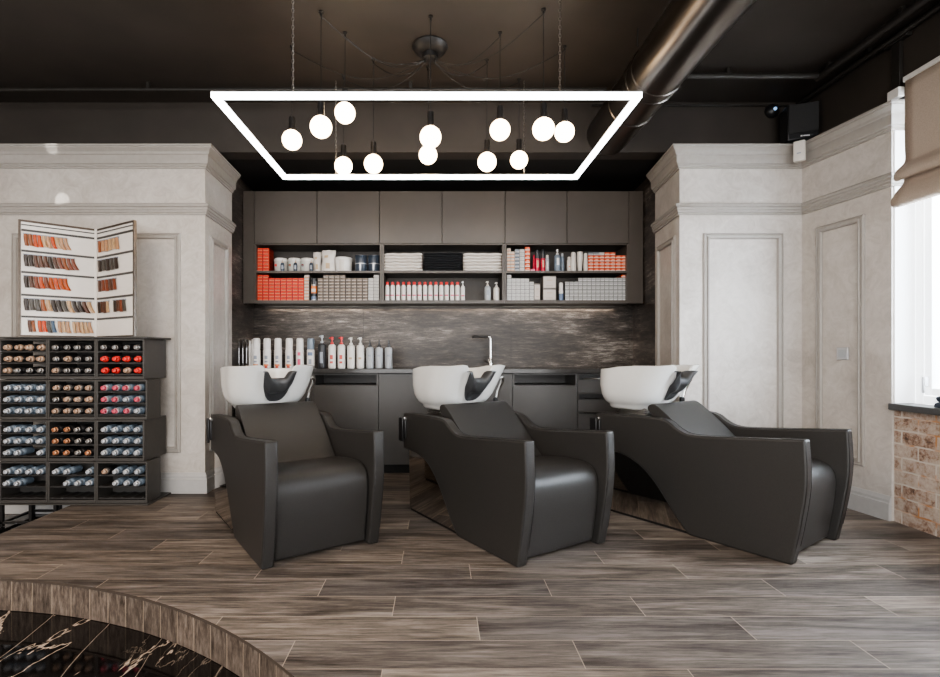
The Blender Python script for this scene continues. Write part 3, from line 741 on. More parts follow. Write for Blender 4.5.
# bottles
def bottle(name, kind, r, h, body, capm, lab=None):
    """one bottle standing at the origin; kinds: can, pump, flip, nozzle, tube"""
    o = bpy.data.objects.new(name, None); COL.objects.link(o)
    mats = [body] + [m for (_, _, _, m) in (lab or [])]
    lb = [(z0*h, z1*h, ha, i+1) for i, (z0, z1, ha, _) in enumerate(lab or [])]
    top = {'can': .66, 'pump': .76, 'flip': .82, 'nozzle': .74, 'tube': .80, 'slim': .86}[kind]
    hb = h*top
    if kind == 'tube': pr = [(r*.62, 0), (r*.66, .004)] + [(r*(.66+.34*k/10), .004+(hb-.004)*k/10) for k in range(1, 11)]
    elif kind == 'flip': pr = [(r*.9, 0), (r, .006)] + [(r*(1-.32*max(0, k/10-.35)**1.3), .006+(hb-.012)*k/10) for k in range(1, 11)]
    else: pr = [(r*.93, 0), (r, .005)] + [(r, .005+(hb-.02-.005)*k/10) for k in range(1, 11)] + [(r*.86, hb-.008), (r*.5, hb)]
    mb = MB(); mb.lathe(pr, 24, label=lb); mb.build('body', mats, o, smooth=40)
    mb = MB()
    if kind == 'can': mb.lathe([(r*.80, hb-.02), (r*.80, hb-.006), (r*.90, hb-.012), (r*.92, hb-.008), (r*.92, h-.02), (r*.84, h-.006), (r*.6, h)], 20)
    elif kind == 'pump':
        mb.lathe([(r*.42, hb-.004), (r*.42, hb+h*.06), (r*.18, hb+h*.065), (r*.18, hb+h*.15), (r*.36, hb+h*.155), (r*.36, h)], 14)
        mb.tube([(0, 0, h-.008), (-r*.45, -r*.6, h-.009), (-r*.55, -r*.8, h-.014)], .0045, 8)
    elif kind == 'flip': mb.lathe([(pr[-1][0]*.98, hb-.008), (pr[-1][0]*.96, h-.006), (pr[-1][0]*.8, h)], 18)
    elif kind == 'nozzle': mb.lathe([(r*.55, hb-.004), (r*.5, hb+h*.06), (r*.22, hb+h*.08), (r*.12, h)], 14)
    elif kind == 'tube': mb.lathe([(r, hb-.001), (r*.9, h)], 20)
    else: mb.lathe([(r*.72, hb-.004), (r*.72, h-.004), (r*.6, h)], 16)
    c = mb.build('pump_head' if kind == 'pump' else 'cap', capm, o, smooth=40)
    return o
def put(o, x, y, z, label, cat, group=None, rz=0, first=False):
    c = o if first else copy_tree(o)
    c.location = (x, y, z); c.rotation_euler = (0, 0, rz); return tag(c, label, cat, group)
pxm = PD/F/S
# -- left unit upper shelf
tub = bpy.data.objects.new('lidded_tub', None); COL.objects.link(tub)
mb = MB(); mb.lathe([(.055, 0), (.058, .004), (.062, .105)], 28, label=[(0, .08, .5, 1)]); mb.build('body', [M['tub'], M['tub']], tub)
mb = MB(); mb.lathe([(.064, .103), (.064, .116), (.056, .128), (.03, .130)], 28); mb.build('lid', M['whitepl'], tub)
for i, (zx, mt, wd) in enumerate(((240, 'redcap', 'red'), (333, 'labelgold', 'gold'), (418, 'bluegrey', 'blue'))):
    c = put(tub, X(245+zx/S, PD+.06), PD+.07, Z2, 'white lidded tub with a %s round mark' % wd, 'tub', 'white tubs on the upper shelf', first=(i == 0))
    d = [q for q in c.children if q.name.startswith('body')][0]
    mb = MB(); mb.lathe([(.013, -.0600), (.013, -.0540)], 16, (-.030, .004, .060), axis='y'); st = mb.build('round_mark', M[mt], c)
nb = bottle('nozzle_bottle', 'nozzle', .0185, .105, M['navy'], M['tan'], [(.15, .5, .7, M['labelgrey'])])
for i, (zx, wd) in enumerate(((254, 'red-marked'), (341, 'gold-marked'), (447, 'blue-marked'))):
    put(nb, X(245+zx/S, PD), PD-.012, Z2, 'small navy nozzle bottle in front of the %s tub' % wd, 'bottle', 'small navy bottles before the tubs', first=(i == 0))
def bag(zx0, zx1, h, label, lean, y=PD+.04):
    w = (zx1-zx0)*pxm/2; rows = []
    for k in range(9):
        v = k/8; th = .034*math.sin(math.pi*min(.98, v*.75+.22)); ww = w*(.94+.06*math.sin(v*9)); r = []
        for j in range(20):
            a = 2*math.pi*j/20
            r.append((ww*math.cos(a)+lean*v, th*math.sin(a)*(1 if v < .95 else .15), h*v + .004*math.sin(3*a)*v))
        rows.append(r)
    mb = MB(); V = mb.grid(rows, wrap=True); mb.bm.faces.new(V[0][::-1]); mb.bm.faces.new(V[-1])
    for f in mb.bm.faces:
        c = f.calc_center_median()
        if c.y < 0 and h*.12 < c.z < h*.42 and abs(c.x-lean*.3) < w*.4 and int(c.z*90) % 2: f.material_index = 1
        if c.y < 0 and h*.6 < c.z < h*.78 and abs(c.x-lean*.6+w*.2) < w*.25: f.material_index = 1
    o = mb.build('foil_bag', [M['bag'], M['labelgold']], smooth=60); o.location = (X(245+(zx0+zx1)/2/S, y), y, Z2); return tag(o, label, 'bag')
bag(458, 516, .186, 'white foil bag, the narrower one beside the tubs', 0, PD+.06)
bag(512, 606, .196, 'white foil bag, the wider one next to the bucket', .006, PD+.02)
t = thing('bucket', 'white plastic bucket with rim lid between foil bags and dark cans', 'bucket', (X(245+660/S, PD+.09), PD+.09, Z2))
mb = MB(); mb.lathe([(.072, 0), (.076, .004), (.084, .115)], 32, label=[(.01, .07, .35, 1)]); mb.build('body', [M['whitepl'], M['offwhite']], t)
mb = MB(); mb.lathe([(.089, .112), (.089, .130), (.082, .138), (.04, .140)], 32); mb.build('lid', M['whitepl'], t)
can = bpy.data.objects.new('dark_can', None); COL.objects.link(can)
mb = MB(); mb.lathe([(.053, 0), (.055, .003), (.055, .07), (.055, .078), (.055, .142), (.053, .146), (.050, .1465)], 28, mis=[0, 0, 1, 0, 0, 0], label=[(0, .1, .18, 1)]); mb.build('body', [M['navy'], M['silver']], can)
mb = MB(); mb.lathe([(.0555, .144), (.0555, .152), (.048, .154)], 28); mb.build('lid', M['navy'], can)
put(can, X(245+774/S, PD), PD+.05, Z2, 'dark navy can with silver band next to the bucket', 'can', 'dark cans on the upper shelf', first=True)
put(can, X(245+862/S, PD), PD+.055, Z2, 'dark navy can with silver band against the shelf side', 'can', 'dark cans on the upper shelf')
jar = bpy.data.objects.new('jar', None); COL.objects.link(jar)
jh = 50*pxm
for i, (mt, lm, wd) in enumerate((('silver', 'labelblue', 'silver and blue jar at the bottom of the three-jar stack'), ('labelorange', 'labelwhite', 'orange jar in the middle of the three-jar stack'), ('silver', 'charcoalb', 'silver and black jar topping the three-jar stack'))):
    t = thing('jar', wd, 'jar', (X(245+458/S, PD), PD+.03, Z1+i*jh), group=None)
    mb = MB(); mb.lathe([(.026, 0), (.0275, .003), (.0275, .012), (.0275, jh*.6)], 20, label=[(.01, .03, .9, 1)]); mb.build('body', [M[mt], M[lm]], t)
    mb = MB(); mb.lathe([(.028, jh*.6), (.028, jh-.002), (.025, jh-.0005)], 20); mb.build('lid', M['charcoalb' if mt == 'silver' else 'labelorange'], t)
bpy.data.objects.remove(jar)
# -- middle unit: towels
def towel_mesh(w, h, d, mat, seed):
    rnd = random.Random(seed); rows = []
    nx = 14
    for k in range(12):
        a = 2*math.pi*k/12; r = []
        for j in range(nx+1):
            x = -w/2 + w*j/nx
            yy = d/2*math.copysign(abs(math.cos(a))**.35, math.cos(a)); zz = h/2*math.copysign(abs(math.sin(a))**.8, math.sin(a))
            zz += .0016*math.sin(j*1.3+seed)+rnd.uniform(-.0007, .0007)
            if j in (0, nx): yy *= .96; zz *= .6
            r.append((x, yy+d/2, zz+h/2))
        rows.append(r)
    rows.append(rows[0])
    mb = MB(); mb.grid(rows); bmesh.ops.remove_doubles(mb.bm, verts=mb.bm.verts, dist=1e-6)
    bmesh.ops.holes_fill(mb.bm, edges=[e for e in mb.bm.edges if e.is_boundary])
    return mb.build('folded_towel', mat, smooth=70)
for (a, b_, n_, mt, wd, grp) in ((57, 317, 6, 'towelw', 'left white stack', 'white towels in the left stack'), (329, 586, 8, 'towelb', 'black stack', 'black towels in the middle stack'), (592, 850, 6, 'towelw', 'right white stack', 'white towels in the right stack')):
    tot = (124 if n_ == 6 else 128)*pxm; h = tot/n_
    for i in range(n_):
        o = towel_mesh((b_-a)*pxm, h*1.0, .19, M[mt], i*7+a)
        o.location = (X(375+(a+b_)/2/S, PD)+random.uniform(-.003, .003), PD-.02+random.uniform(0, .006), Z2+i*h)
        tag(o, 'folded %s towel, %s from bottom of the %s' % ('white' if mt == 'towelw' else 'black', ORD[i], wd), 'towel', grp)
rb = bottle('spray_bottle', 'slim', .0195, .178*.98*.98, M['whitepl'], M['red'], [(.24, .30, .8, M['labelpink']), (.36, .42, .6, M['labelpink'])])
for i in range(14):
    put(rb, X(375+(82+36.3*i)/S, PD), PD+.01, Z1, 'white bottle with red cap, %s from left on the middle lower shelf' % ORD[i], 'bottle', 'white bottles with red caps', first=(i == 0), rz=random.uniform(-.2, .2))
wb = bottle('pump_bottle', 'pump', .0195, .178, M['whitepl'], M['whitepl'], [(.24, .30, .8, M['labelpink'])])
put(wb, X(375+590/S, PD), PD+.01, Z1, 'white bottle with white pump at the end of the red-capped row', 'bottle', first=True)
pb = bottle('pump_bottle', 'pump', .029, .180, M['greybottle'], M['offwhite'], [(.3, .5, .4, M['labelgrey'])])
put(pb, X(375+757/S, PD), PD+.02, Z1, 'grey translucent pump bottle standing apart on the middle lower shelf', 'bottle', first=True)
pb = bottle('pump_bottle', 'pump', .028, .170, M['offwhite'], M['whitepl'], [(.3, .5, .4, M['labelwhite'])])
put(pb, X(375+817/S, PD), PD+.02, Z1, 'cream pump bottle standing beside the grey translucent one', 'bottle', first=True)
# -- right unit upper shelf
def one(name, kind, zx, hz, r, body, cap, lab, label, z=Z2, ox=500, y=PD+.02):
    o = bottle(name, kind, r, hz*pxm, M[body], M[cap], lab); o.location = (X(ox+zx/S, y), y, z); return tag(o, label, 'bottle')
one('spray_can', 'can', 250, 146, .023, 'crimson', 'charcoalb', [(.2, .5, .35, M['labelgold'])], 'crimson can with black cap, left of the pair')
one('spray_can', 'can', 288, 148, .021, 'crimson', 'charcoalb', [(.2, .5, .35, M['labelgold'])], 'crimson can with black cap, right of the pair')
one('flip_bottle', 'flip', 229, 118, .014, 'crimson', 'crimson', None, 'short crimson bottle half hidden behind the left crimson can', y=PD+.055)
one('slim_bottle', 'slim', 317, 112, .0165, 'greybottle', 'offwhite', [(.2, .6, .5, M['labelwhite'])], 'short grey bottle beside the crimson cans')
one('pump_bottle', 'pump', 385, 150, .029, 'bluegrey', 'whitepl', [(.25, .6, .35, M['labelwhite'])], 'blue-grey bottle with white top in the middle of the shelf')
one('slim_bottle', 'slim', 418, 130, .018, 'bluegrey', 'greybottle', None, 'blue-grey bottle partly behind the white-topped one', y=PD+.07)
one('slim_bottle', 'slim', 464, 104, .020, 'offwhite', 'offwhite', [(.3, .36, .5, M['labelorange'])], 'short cream bottle, first of the cream row', y=PD+.05)
one('flip_bottle', 'flip', 492, 130, .027, 'offwhite', 'offwhite', [(.3, .36, .5, M['labelorange'])], 'tapered cream bottle, second of the cream row')
one('squeeze_tube', 'tube', 536, 134, .028, 'offwhite', 'offwhite', [(.3, .36, .5, M['labelorange'])], 'cream squeeze tube standing on its cap', y=PD+.03)
one('flip_bottle', 'flip', 575, 124, .020, 'offwhite', 'offwhite', [(.3, .36, .5, M['labelorange'])], 'slim cream bottle beside the orange-white cartons')
one('spray_can', 'can', 410, 122, .0205, 'whitepl', 'whitepl', [(.0, .38, 3, M['labelblue'])], 'white bottle with dark blue foot left of the pale grey cartons', z=Z1)
# -- counter bottles
CD = 4.56; CZ = .913; cs = 4.7; cm = CD/F/cs
def cx_(zx): return X(220+zx/cs, CD)
wc = bottle('spray_can', 'can', .0345, 137*cm*1.03, M['whitepl'], M['whitepl'], [(.0, .06, .5, M['labelred']), (.07, .14, .62, M['labelorange']), (.20, .26, .3, M['labelgrey']), (.33, .39, .5, M['labelgrey'])])
for i, (zx, extra) in enumerate(((172, 'white spray can, first of the large cans on the counter'), (222, 'white spray can, second of the large cans on the counter'), (273, 'white spray can, third of the large cans on the counter'), (326, 'white spray can, fourth of the large cans on the counter'))):
    put(wc, cx_(zx), CD, CZ, extra, 'spray can', 'white spray cans on the counter', first=(i == 0))
def onec(name, kind, zx, hz, r, body, cap, lab, label, y=CD, grp=None):
    o = bottle(name, kind, r, hz*cm*1.03, M[body], M[cap], lab); o.location = (cx_(zx), y, CZ); return tag(o, label, 'bottle', grp)
onec('spray_can', 'can', 376, 137, .0345, 'whitepl', 'whitepl', [(.42, .52, .5, M['labelpink']), (.10, .28, .45, M['labelpink'])], 'white spray can with pink print on the counter')
onec('spray_can', 'can', 427, 137, .0345, 'whitepl', 'bluegrey', [(.42, .52, .6, M['labelblue']), (.12, .30, .5, M['labelgrey'])], 'white spray can with blue-grey cap and print')
for i, zx in enumerate((70, 88, 106, 124)):
    onec('dark_bottle', 'slim', zx+2, 130, .0125, 'brownb', 'brownb', [(.2, .7, .4, M['silver'])], 'slim dark bottle, %s from left at the counter end' % ORD[i], grp='slim dark bottles at the counter end')
onec('slim_bottle', 'slim', 140, 126, .010, 'whitepl', 'whitepl', None, 'slim white bottle between dark bottles and large cans')
onec('slim_bottle', 'slim', 152, 132, .010, 'whitepl', 'offwhite', None, 'slim off-white bottle touching the first large can')
onec('pump_bottle', 'pump', 480, 150, .036, 'charcoalb', 'greybottle', [(.18, .50, .4, M['labelgrey'])], 'charcoal pump bottle standing between white cans and red pumps')
for zx, wd in ((527, 'left'), (571, 'right')):
    onec('pump_bottle', 'pump', zx, 142, .034, 'whitepl', 'red', [(.15, .22, .5, M['labelred']), (.26, .33, .5, M['labelred']), (.37, .42, .5, M['labelred'])], 'white pump bottle with red head, %s of the pair' % wd, grp='white pump bottles with red heads')
for zx, wd in ((616, 'left'), (660, 'right')):
    onec('pump_bottle', 'pump', zx, 140, .034, 'whitepl', 'whitepl', [(.30, .34, .4, M['labelgold'])], 'white pump bottle with white head, %s of the pair' % wd, grp='white pump bottles with white heads')
for i, zx in enumerate((705, 748, 793)):
    onec('nozzle_bottle', 'nozzle', zx, 130, .034, 'greybottle', 'charcoalb', [(.40, .46, .4, M['labelgrey'])], 'pale grey bottle with black nozzle, %s of three' % ORD[i], grp='pale grey nozzle bottles')

# ------------------------------------------------------------------ bottle rack
RY = 3.50; rowz = [(.862, 1.142), (.585, .861), (.300, .584), (.012, .299)]
rk = thing('bottle_rack', 'charcoal modular rack of twelve crates full of colour bottles', 'rack', (-2.51, RY, 0))
cw = .3325; rx0 = -3.012
for r, (z0, z1) in enumerate(rowz):
    deep = .28 if r in (0, 2) else .17
    for c in range(3):
        x0 = rx0+cw*c - (-2.51); x1 = x0+cw-.001; T = .013
        if r in (1, 3) and c == 2: x1 += .02
        mb = MB()
        mb.box(x0, x0+T, 0, deep, z0+.001, z1-.001); mb.box(x1-T, x1, 0, deep, z0+.001, z1-.001)
        mb.box(x0+T, x1-T, 0, deep, z0+.001, z0+.022); mb.box(x0+T, x1-T, 0, deep, z1-T, z1-.001)
        if not (c == 0 and r in (0, 2)): mb.box(x0+T, x1-T, deep-.012, deep, z0+.022, z1-T)
        cr = mb.build('crate', M['rack'], rk, bevel=.0015, seg=1)
        for k in range(3):
            zz = z0+.030+k*.079
            pr = []
            mb = MB()
            n_ = 8
            for j in range(4):
                a = x0+T+.012+j*.075; b_ = a+.075
                m_ = (a+b_)/2
                mb.prism([(a, zz), (b_, zz), (b_, zz+.012), (m_+.012, zz+.005), (m_-.012, zz+.005), (a, zz+.012)], .006, deep-.02, 'xz')
            mb.box(x0+T+.001, x1-T-.001, .004, .012, zz-.002, zz+.007)
            mb.build('tray', M['rackin'], cr, smooth=0)
mb = MB(); mb.box(rx0-.01+2.51, .5250, -.012, .295, 1.143, 1.156); mb.build('top_board', M['rack'], rk, bevel=.002, seg=1)
mb = MB(); mb.box(rx0-.01+2.51, .528, -.008, .295, -.012+.013, .011); mb.build('base_board', M['rack'], rk, bevel=.002, seg=1)
mb = MB()
for xx in (-.50, -.30, -.13):
    for yy in (0, .27): mb.box(xx, xx+.02, yy, yy+.02, FL, 0)
mb.box(-.50, -.11, 0, .02, FL+.02, FL+.035); mb.box(-.50, -.48, .02, .27, FL+.02, FL+.035); mb.box(-.50, -.11, .27, .29, FL+.02, FL+.035)
mb.build('stand', M['blackmetal'], rk, smooth=0)

def dye(name, body, cap, ring):
    o = bpy.data.objects.new(name, None); COL.objects.link(o)
    mb = MB(); mb.lathe([(.017, .112), (.0245, .106), (.026, .04), (.023, .026), (.013, .018)], 18, axis='y'); mb.build('body', body, o, smooth=40)
    mb = MB(); mb.lathe([(.0125, .022), (.0215, .014), (.0215, .002), (.018, -.004), (.0145, -.006), (.0145, -.024), (.010, -.027), (.008, -.020)], 16, axis='y', mis=[0, 0, 0, 1, 1, 1, 1]); mb.build('cap', [ring, cap], o, smooth=40)
    return o
DY = {'tan': dye('dye_bottle', M['tubeblack'], M['tan'], M['tan']), 'silver': dye('dye_bottle', M['tubeblack'], M['greycap'], M['tubeblack']),
      'blue': dye('dye_bottle', M['tubeblue'], M['palecap'], M['bluegrey']), 'red': dye('dye_bottle', M['tubeblack'], M['redcap'], M['redcap']),
      'pink': dye('dye_bottle', M['tubeblue'], M['pinkcap'], M['palecap']), 'copper': dye('dye_bottle', M['tubeblack'], M['copper'], M['tubeblack']),
      'grey': dye('dye_bottle', M['tubeblack'], M['tan'], M['greycap'])}
WORD = {'tan': 'black dye bottle, tan cap', 'silver': 'black dye bottle, silver cap', 'blue': 'blue-grey dye bottle, pale cap', 'red': 'black dye bottle, red cap', 'pink': 'blue-grey dye bottle, pink cap', 'copper': 'black dye bottle, copper cap', 'grey': 'black dye bottle, greyish cap'}
t_, s_, b_, r_, p_, c_, g_ = 'tan', 'silver', 'blue', 'red', 'pink', 'copper', 'grey'
CELLS = [[[[t_]*4, [t_]*4, [t_, s_, s_, s_]], [[s_]*4, [s_, t_, s_, s_], [g_, s_, s_, s_]], [[s_]*4, [r_]*4, [r_, r_, t_, r_]]],
         [[[b_]*4]*3, [[g_]*4, [s_, g_, g_, t_], [g_]*4], [[p_]*4, [p_, p_, b_, p_], [p_, p_, p_, b_]]],
         [[[b_]*4, [b_]*4, [b_, b_, None, b_]], [[c_, c_, s_, s_], [c_, c_, s_, s_], [c_, c_, s_, c_]], [[b_]*4]*3],
         [[[b_]*4, [b_, b_, None, None], [None]*4], [[b_, b_, None, b_], [None, b_, b_, b_], [None]*4], [[g_, b_, b_, b_], [None, b_, b_, b_], [None]*4]]]
seen = set()
rown = ['top', 'second', 'third', 'bottom']; coln = ['left', 'middle', 'right']; tray = ['top', 'middle', 'lower']
for r in range(4):
    for c in range(3):
        for k in range(3):
            for j in range(4):
                kd = CELLS[r][c][k][j]
                if kd is None: continue
                x = rx0+cw*c+.013+.012+.075*(j+.5)+.002; z = rowz[r][0]+.030+(2-k)*.079+.0315
                o = put(DY[kd], x, RY-.004+random.uniform(-.006, .006), z, '%s, %s on %s tray, %s crate of %s row' % (WORD[kd], ORD[j], tray[k], coln[c], rown[r]), 'bottle', 'dye bottles in the %s crate of the %s row' % (coln[c], rown[r]), first=(kd not in seen), rz=random.uniform(-.08, .08))
                seen.add(kd)

# ------------------------------------------------------------------ hair swatch book
SB = (-2.494, 3.73, 1.157)
bk = thing('swatch_book', 'white folding hair colour chart standing open on the bottle rack', 'colour chart', SB)
A = Vector((-2.835-SB[0], 3.45-SB[1])); B = Vector((-2.066-SB[0], 3.47-SB[1]))
def panel(v, nm, rowsw):
    L = v.length; ang = math.atan2(v.y, v.x)
    # local frame: u along from fold to free edge, n facing the room
    u = v/L; n2 = Vector((u.y, -u.x)) if (u.y*0 + -u.x*-1) < 0 else Vector((-u.y, u.x))
    if n2.y > 0: n2 = -n2
    MT = Matrix(((u.x, n2.x, 0, 0), (u.y, n2.y, 0, 0), (0, 0, 1, 0), (0, 0, 0, 1)))
    Hh = .79
    mb = MB(); mb.box(.004, L, -.012, 0, 0, Hh, mat=MT); p = mb.build('panel', M['card'], bk, smooth=0)
    mb = MB()
    mb.box(L-.010, L+.004, -.014, .006, 0, Hh, mat=MT); mb.box(.006, L, -.013, .005, Hh-.012, Hh+.002, mat=MT); mb.box(.006, L, -.013, .004, 0, .010, mat=MT)
    mb.build('edge_frame', M['bronze'], p, smooth=0)
    for (z, th) in ((.755, .007), (.715, .014), (.575, .014), (.430, .014), (.275, .014), (.128, .013)):
        mb = MB(); mb.box(.012, L-.012, 0.0005, .006, z, z+th, mat=MT); mb.build('rail', M['rack'], p, smooth=0)
    for (z, segs) in rowsw:
        for (a, b2, cols) in segs:
            n_ = len(cols)
            for i, cc in enumerate(cols):
                f0 = a+(b2-a)*i/n_; f1 = a+(b2-a)*(i+1)/n_
                u0, u1 = (1-f0)*L, (1-f1)*L
                if nm == 'right': u0, u1 = f0*L, f1*L
                hh = .080; sk = (.008 if nm == 'left' else -.006)
                key = 'hair_%d' % int(cc[0]*999+cc[1]*77+cc[2]*7)
                if key not in M:
                    m, nt, b = new_mat(key)
                    w_ = node(nt, 'ShaderNodeTexNoise', Scale=60., Detail=3.); nt.links.new(coords(nt, 'Object', (6, 6, .5)), w_.inputs['Vector'])
                    nt.links.new(ramp(nt, w_.outputs[0], [(.3, tuple(q*.55 for q in cc)), (.7, tuple(min(1, q*1.35) for q in cc))]), b.inputs['Base Color']); b.inputs['Roughness'].default_value = .4
                    M[key] = m
                mb = MB(); rows = []
                sgn = -1 if nm == 'left' else 1
                for k in range(5):
                    v_ = k/4; w = abs(u1-u0)*(.40+.08*v_+.04*math.sin(v_*6+i)); uc = (u0+u1)/2 - sk*v_*v_*(1+i*.25)*(1)
                    rows.append([tuple(MT @ Vector((uc+w*math.cos(q*math.pi/4), .008+.0055*math.sin(q*math.pi/4), z-.018-hh*v_+.003*math.sin(i*2.1)*v_))) for q in range(8)])
                V = mb.grid(rows, wrap=True); mb.bm.faces.new(V[0][::-1]); mb.bm.faces.new(V[-1])
                mb.build('hair_swatch', M[key], p, smooth=60)
            mb = MB(); u0, u1 = ((1-a)*L, (1-b2)*L) if nm == 'left' else (a*L, b2*L)
            mb.box(min(u0, u1), max(u0, u1), .002, .012, z-.020, z-.013, mat=MT); mb.build('swatch_clip', M['labelgrey'], p, smooth=0)
    return p
cop = (.26, .075, .02); och = (.50, .065, .004); bl = (.52, .33, .18); pk = (.48, .26, .14); dk = (.035, .022, .016); br_ = (.10, .04, .022); rb_ = (.20, .05, .02); gy = (.07, .06, .05); go = (.42, .07, .004); nv = (.06, .10, .16)
panel(A, 'left', [(.715, [(.05, .60, [cop, cop, och, och, bl, pk, och, bl, pk, pk])]), (.575, [(.05, .70, [dk, dk, br_, br_, br_, dk, br_, rb_, cop, rb_, rb_])]),
                  (.430, [(.05, .60, [dk, br_, rb_, och, rb_, go, och, go, go])]), (.275, [(.05, .92, [dk, gy, gy, cop, bl, dk, dk, gy, bl, dk, dk, br_, bl])]),
                  (.128, [(.10, .19, [br_, cop]), (.22, .44, [och, (.62, .06, .004), gy, nv]), (.47, .63, [pk, bl, pk]), (.66, .92, [bl, pk, bl, bl, pk])])])
panel(B, 'right', [(.715, [(.05, .62, [cop, pk, pk, bl, bl, pk])]), (.575, [(.05, .60, [dk, gy, dk, gy, dk])]), (.430, [(.05, .55, [br_, rb_, rb_, br_, rb_])]),
                   (.275, [(.05, .36, [dk, br_, br_, bl]), (.48, .80, [dk, br_, rb_, gy])]), (.128, [])])
mb = MB(); mb.box(-.008, .008, -.016, -.004, 0, .79); mb.build('spine', M['card'], bk)

# ------------------------------------------------------------------ ceiling fittings
# rectangular LED pendant
LZ = 2.325; y0, y1 = 2.51, 3.69; xa, xb = X(210.5, y0), X(642.5, y0)
t = thing('led_frame_pendant', 'large rectangular white LED frame lamp hanging on chains', 'lamp', ((xa+xb)/2, (y0+y1)/2, LZ))
cx0, cy0 = (xa+xb)/2, (y0+y1)/2; hx, hy, w = (xb-xa)/2, (y1-y0)/2, .029
def rectring(x_, y_, wd, z0, z1, nm, mat, par):
    mb = MB(); V = []
    for (sx, sy) in ((-1, -1), (1, -1), (1, 1), (-1, 1)):
        V.append([mb.bm.verts.new(q) for q in ((sx*x_, sy*y_, z0), (sx*x_, sy*y_, z1), (sx*(x_-wd), sy*(y_-wd), z1), (sx*(x_-wd), sy*(y_-wd), z0))])
    for i in range(4):
        for k in range(4): mb.bm.faces.new((V[i][k], V[(i+1) % 4][k], V[(i+1) % 4][(k+1) % 4], V[i][(k+1) % 4]))
    return mb.build(nm, mat, par, smooth=0)
rectring(hx, hy, w, .000, .004, 'housing', M['silver'], t)
rectring(hx-.001, hy-.001, w-.004, -.026, -.0003, 'led_diffuser', M['led'], t)
link = None
for (sx, sy) in ((-.72, y0+.02), (.605, y0+.02), (-.735, y1-.02), (.62, y1-.02)):
    mb = MB(); zb = LZ+.004; ztop = CEIL-.002; n_ = int((ztop-zb)/.021)
    for i in range(n_):
        zc = zb+.011+i*.021; pts = []
        for k in range(8):
            a = 2*math.pi*k/8; u_, v_ = .0048*math.cos(a), .0135*math.sin(a)
            pts.append((sx-cx0+(u_ if i % 2 else 0), sy-cy0+(0 if i % 2 else u_), zc+v_-LZ))
        mb.tube(pts, .0017, 4, closed=True)
    mb.build('suspension', M['steel'], t)

# spider chandelier
CY = 3.27; CXc = X(430, CY)
t = thing('spider_chandelier', 'black spider chandelier with twelve glowing globe bulbs on looping cords', 'chandelier', (CXc, CY, CEIL))
mb = MB(); mb.lathe([(.112, -.001), (.114, -.008), (.100, -.030), (.075, -.048), (.045, -.052)], 32); mb.lathe([(.050, -.050), (.050, -.082), (.03, -.088)], 20)
cn = mb.build('canopy', M['blackmetal'], t)
bulbs = [(292, 140, 3.27, 48), (321, 127, 2.94, 9), (345, 113, 3.13, 32), (343.5, 166, 3.62, 80), (373.5, 164, 3.42, 60), (430.5, 137, 2.98, 18), (428, 155, 3.50, 70),
         (500, 130, 3.13, 32), (487, 162, 3.42, 62), (519, 160, 3.66, 81), (543.5, 129, 2.92, 8), (564.5, 132, 3.27, 48)]
for i, (px, py, d, hk) in enumerate(bulbs):
    bx, bz = X(px, d)-CXc, Z(py, d)-CEIL; by = d-CY; RB = .0625
    mb = MB(); mb.lathe([(.014, -.001), (.014, -.008), (.006, -.012), (.006, -.028)], 10, (bx, by, 0)); mb.build('ceiling_hook', M['blackmetal'], t)
    L = math.hypot(bx, by); ux, uy = (bx/L, by/L) if L > .01 else (1, 0)
    st = Vector((ux*.035, uy*.035, -.098)); en = Vector((bx, by, -.026)); pts = [(ux*.035, uy*.035, -.085)]
    sag = .04+.14*L
    for k in range(0, 19):
        v_ = k/18; p = st.lerp(en, v_); p.z -= sag*math.sin(math.pi*v_)*(1-.25*v_); pts.append(tuple(p))
    pts += [(bx+.003, by, -.035), (bx, by, -.06), (bx, by, bz+RB+.085)]
    mb = MB(); mb.tube(pts, .0024, 6); mb.build('cord', M['blackmetal'], t)
    mb = MB(); mb.lathe([(.008, bz+RB+.088), (.019, bz+RB+.082), (.020, bz+RB+.022), (.021, bz+RB+.020), (.019, bz+RB-.004)], 16, (bx, by, 0)); hd = mb.build('lamp_holder', M['blackmetal'], t)
    prof = [(RB*math.sin(math.pi*k/16), -RB*math.cos(math.pi*k/16)) for k in range(0, 15)] + [(.0175, RB*.98), (.016, RB+.010)]
    mb = MB(); mb.lathe([(r_q, z_q+bz) for r_q, z_q in prof], 24, (bx, by, 0)); mb.build('globe_bulb', M['bulb'], hd, smooth=80)

# ventilation duct
DX, DZ, DR = 1.33, 2.755, .162
t = thing('ventilation_duct', 'thick round metal duct running under the black ceiling', 'duct', (DX, 1.9, DZ))
mb = MB(); mb.lathe([(DR, -3.2), (DR, 2.099)], 48, axis='y'); mb.build('pipe', M['duct'], t, smooth=60)
for yy, wd in ((1.19, .03), (1.28, .012), (.20, .03), (1.60, .03), (-.8, .03)):
    mb = MB(); mb.lathe([(DR+.0005, yy-wd/2-.006), (DR+.006, yy-wd/2), (DR+.006, yy+wd/2), (DR+.0005, yy+wd/2+.006)], 48, axis='y'); mb.build('coupling_band', M['duct'], t, smooth=40)
for sx in (-1, 1):
    mb = MB(); mb.tube([(sx*.12, 1.19, .14), (sx*.12, 1.19, .254)], .004, 6); mb.build('hanger', M['blackmetal'], t)
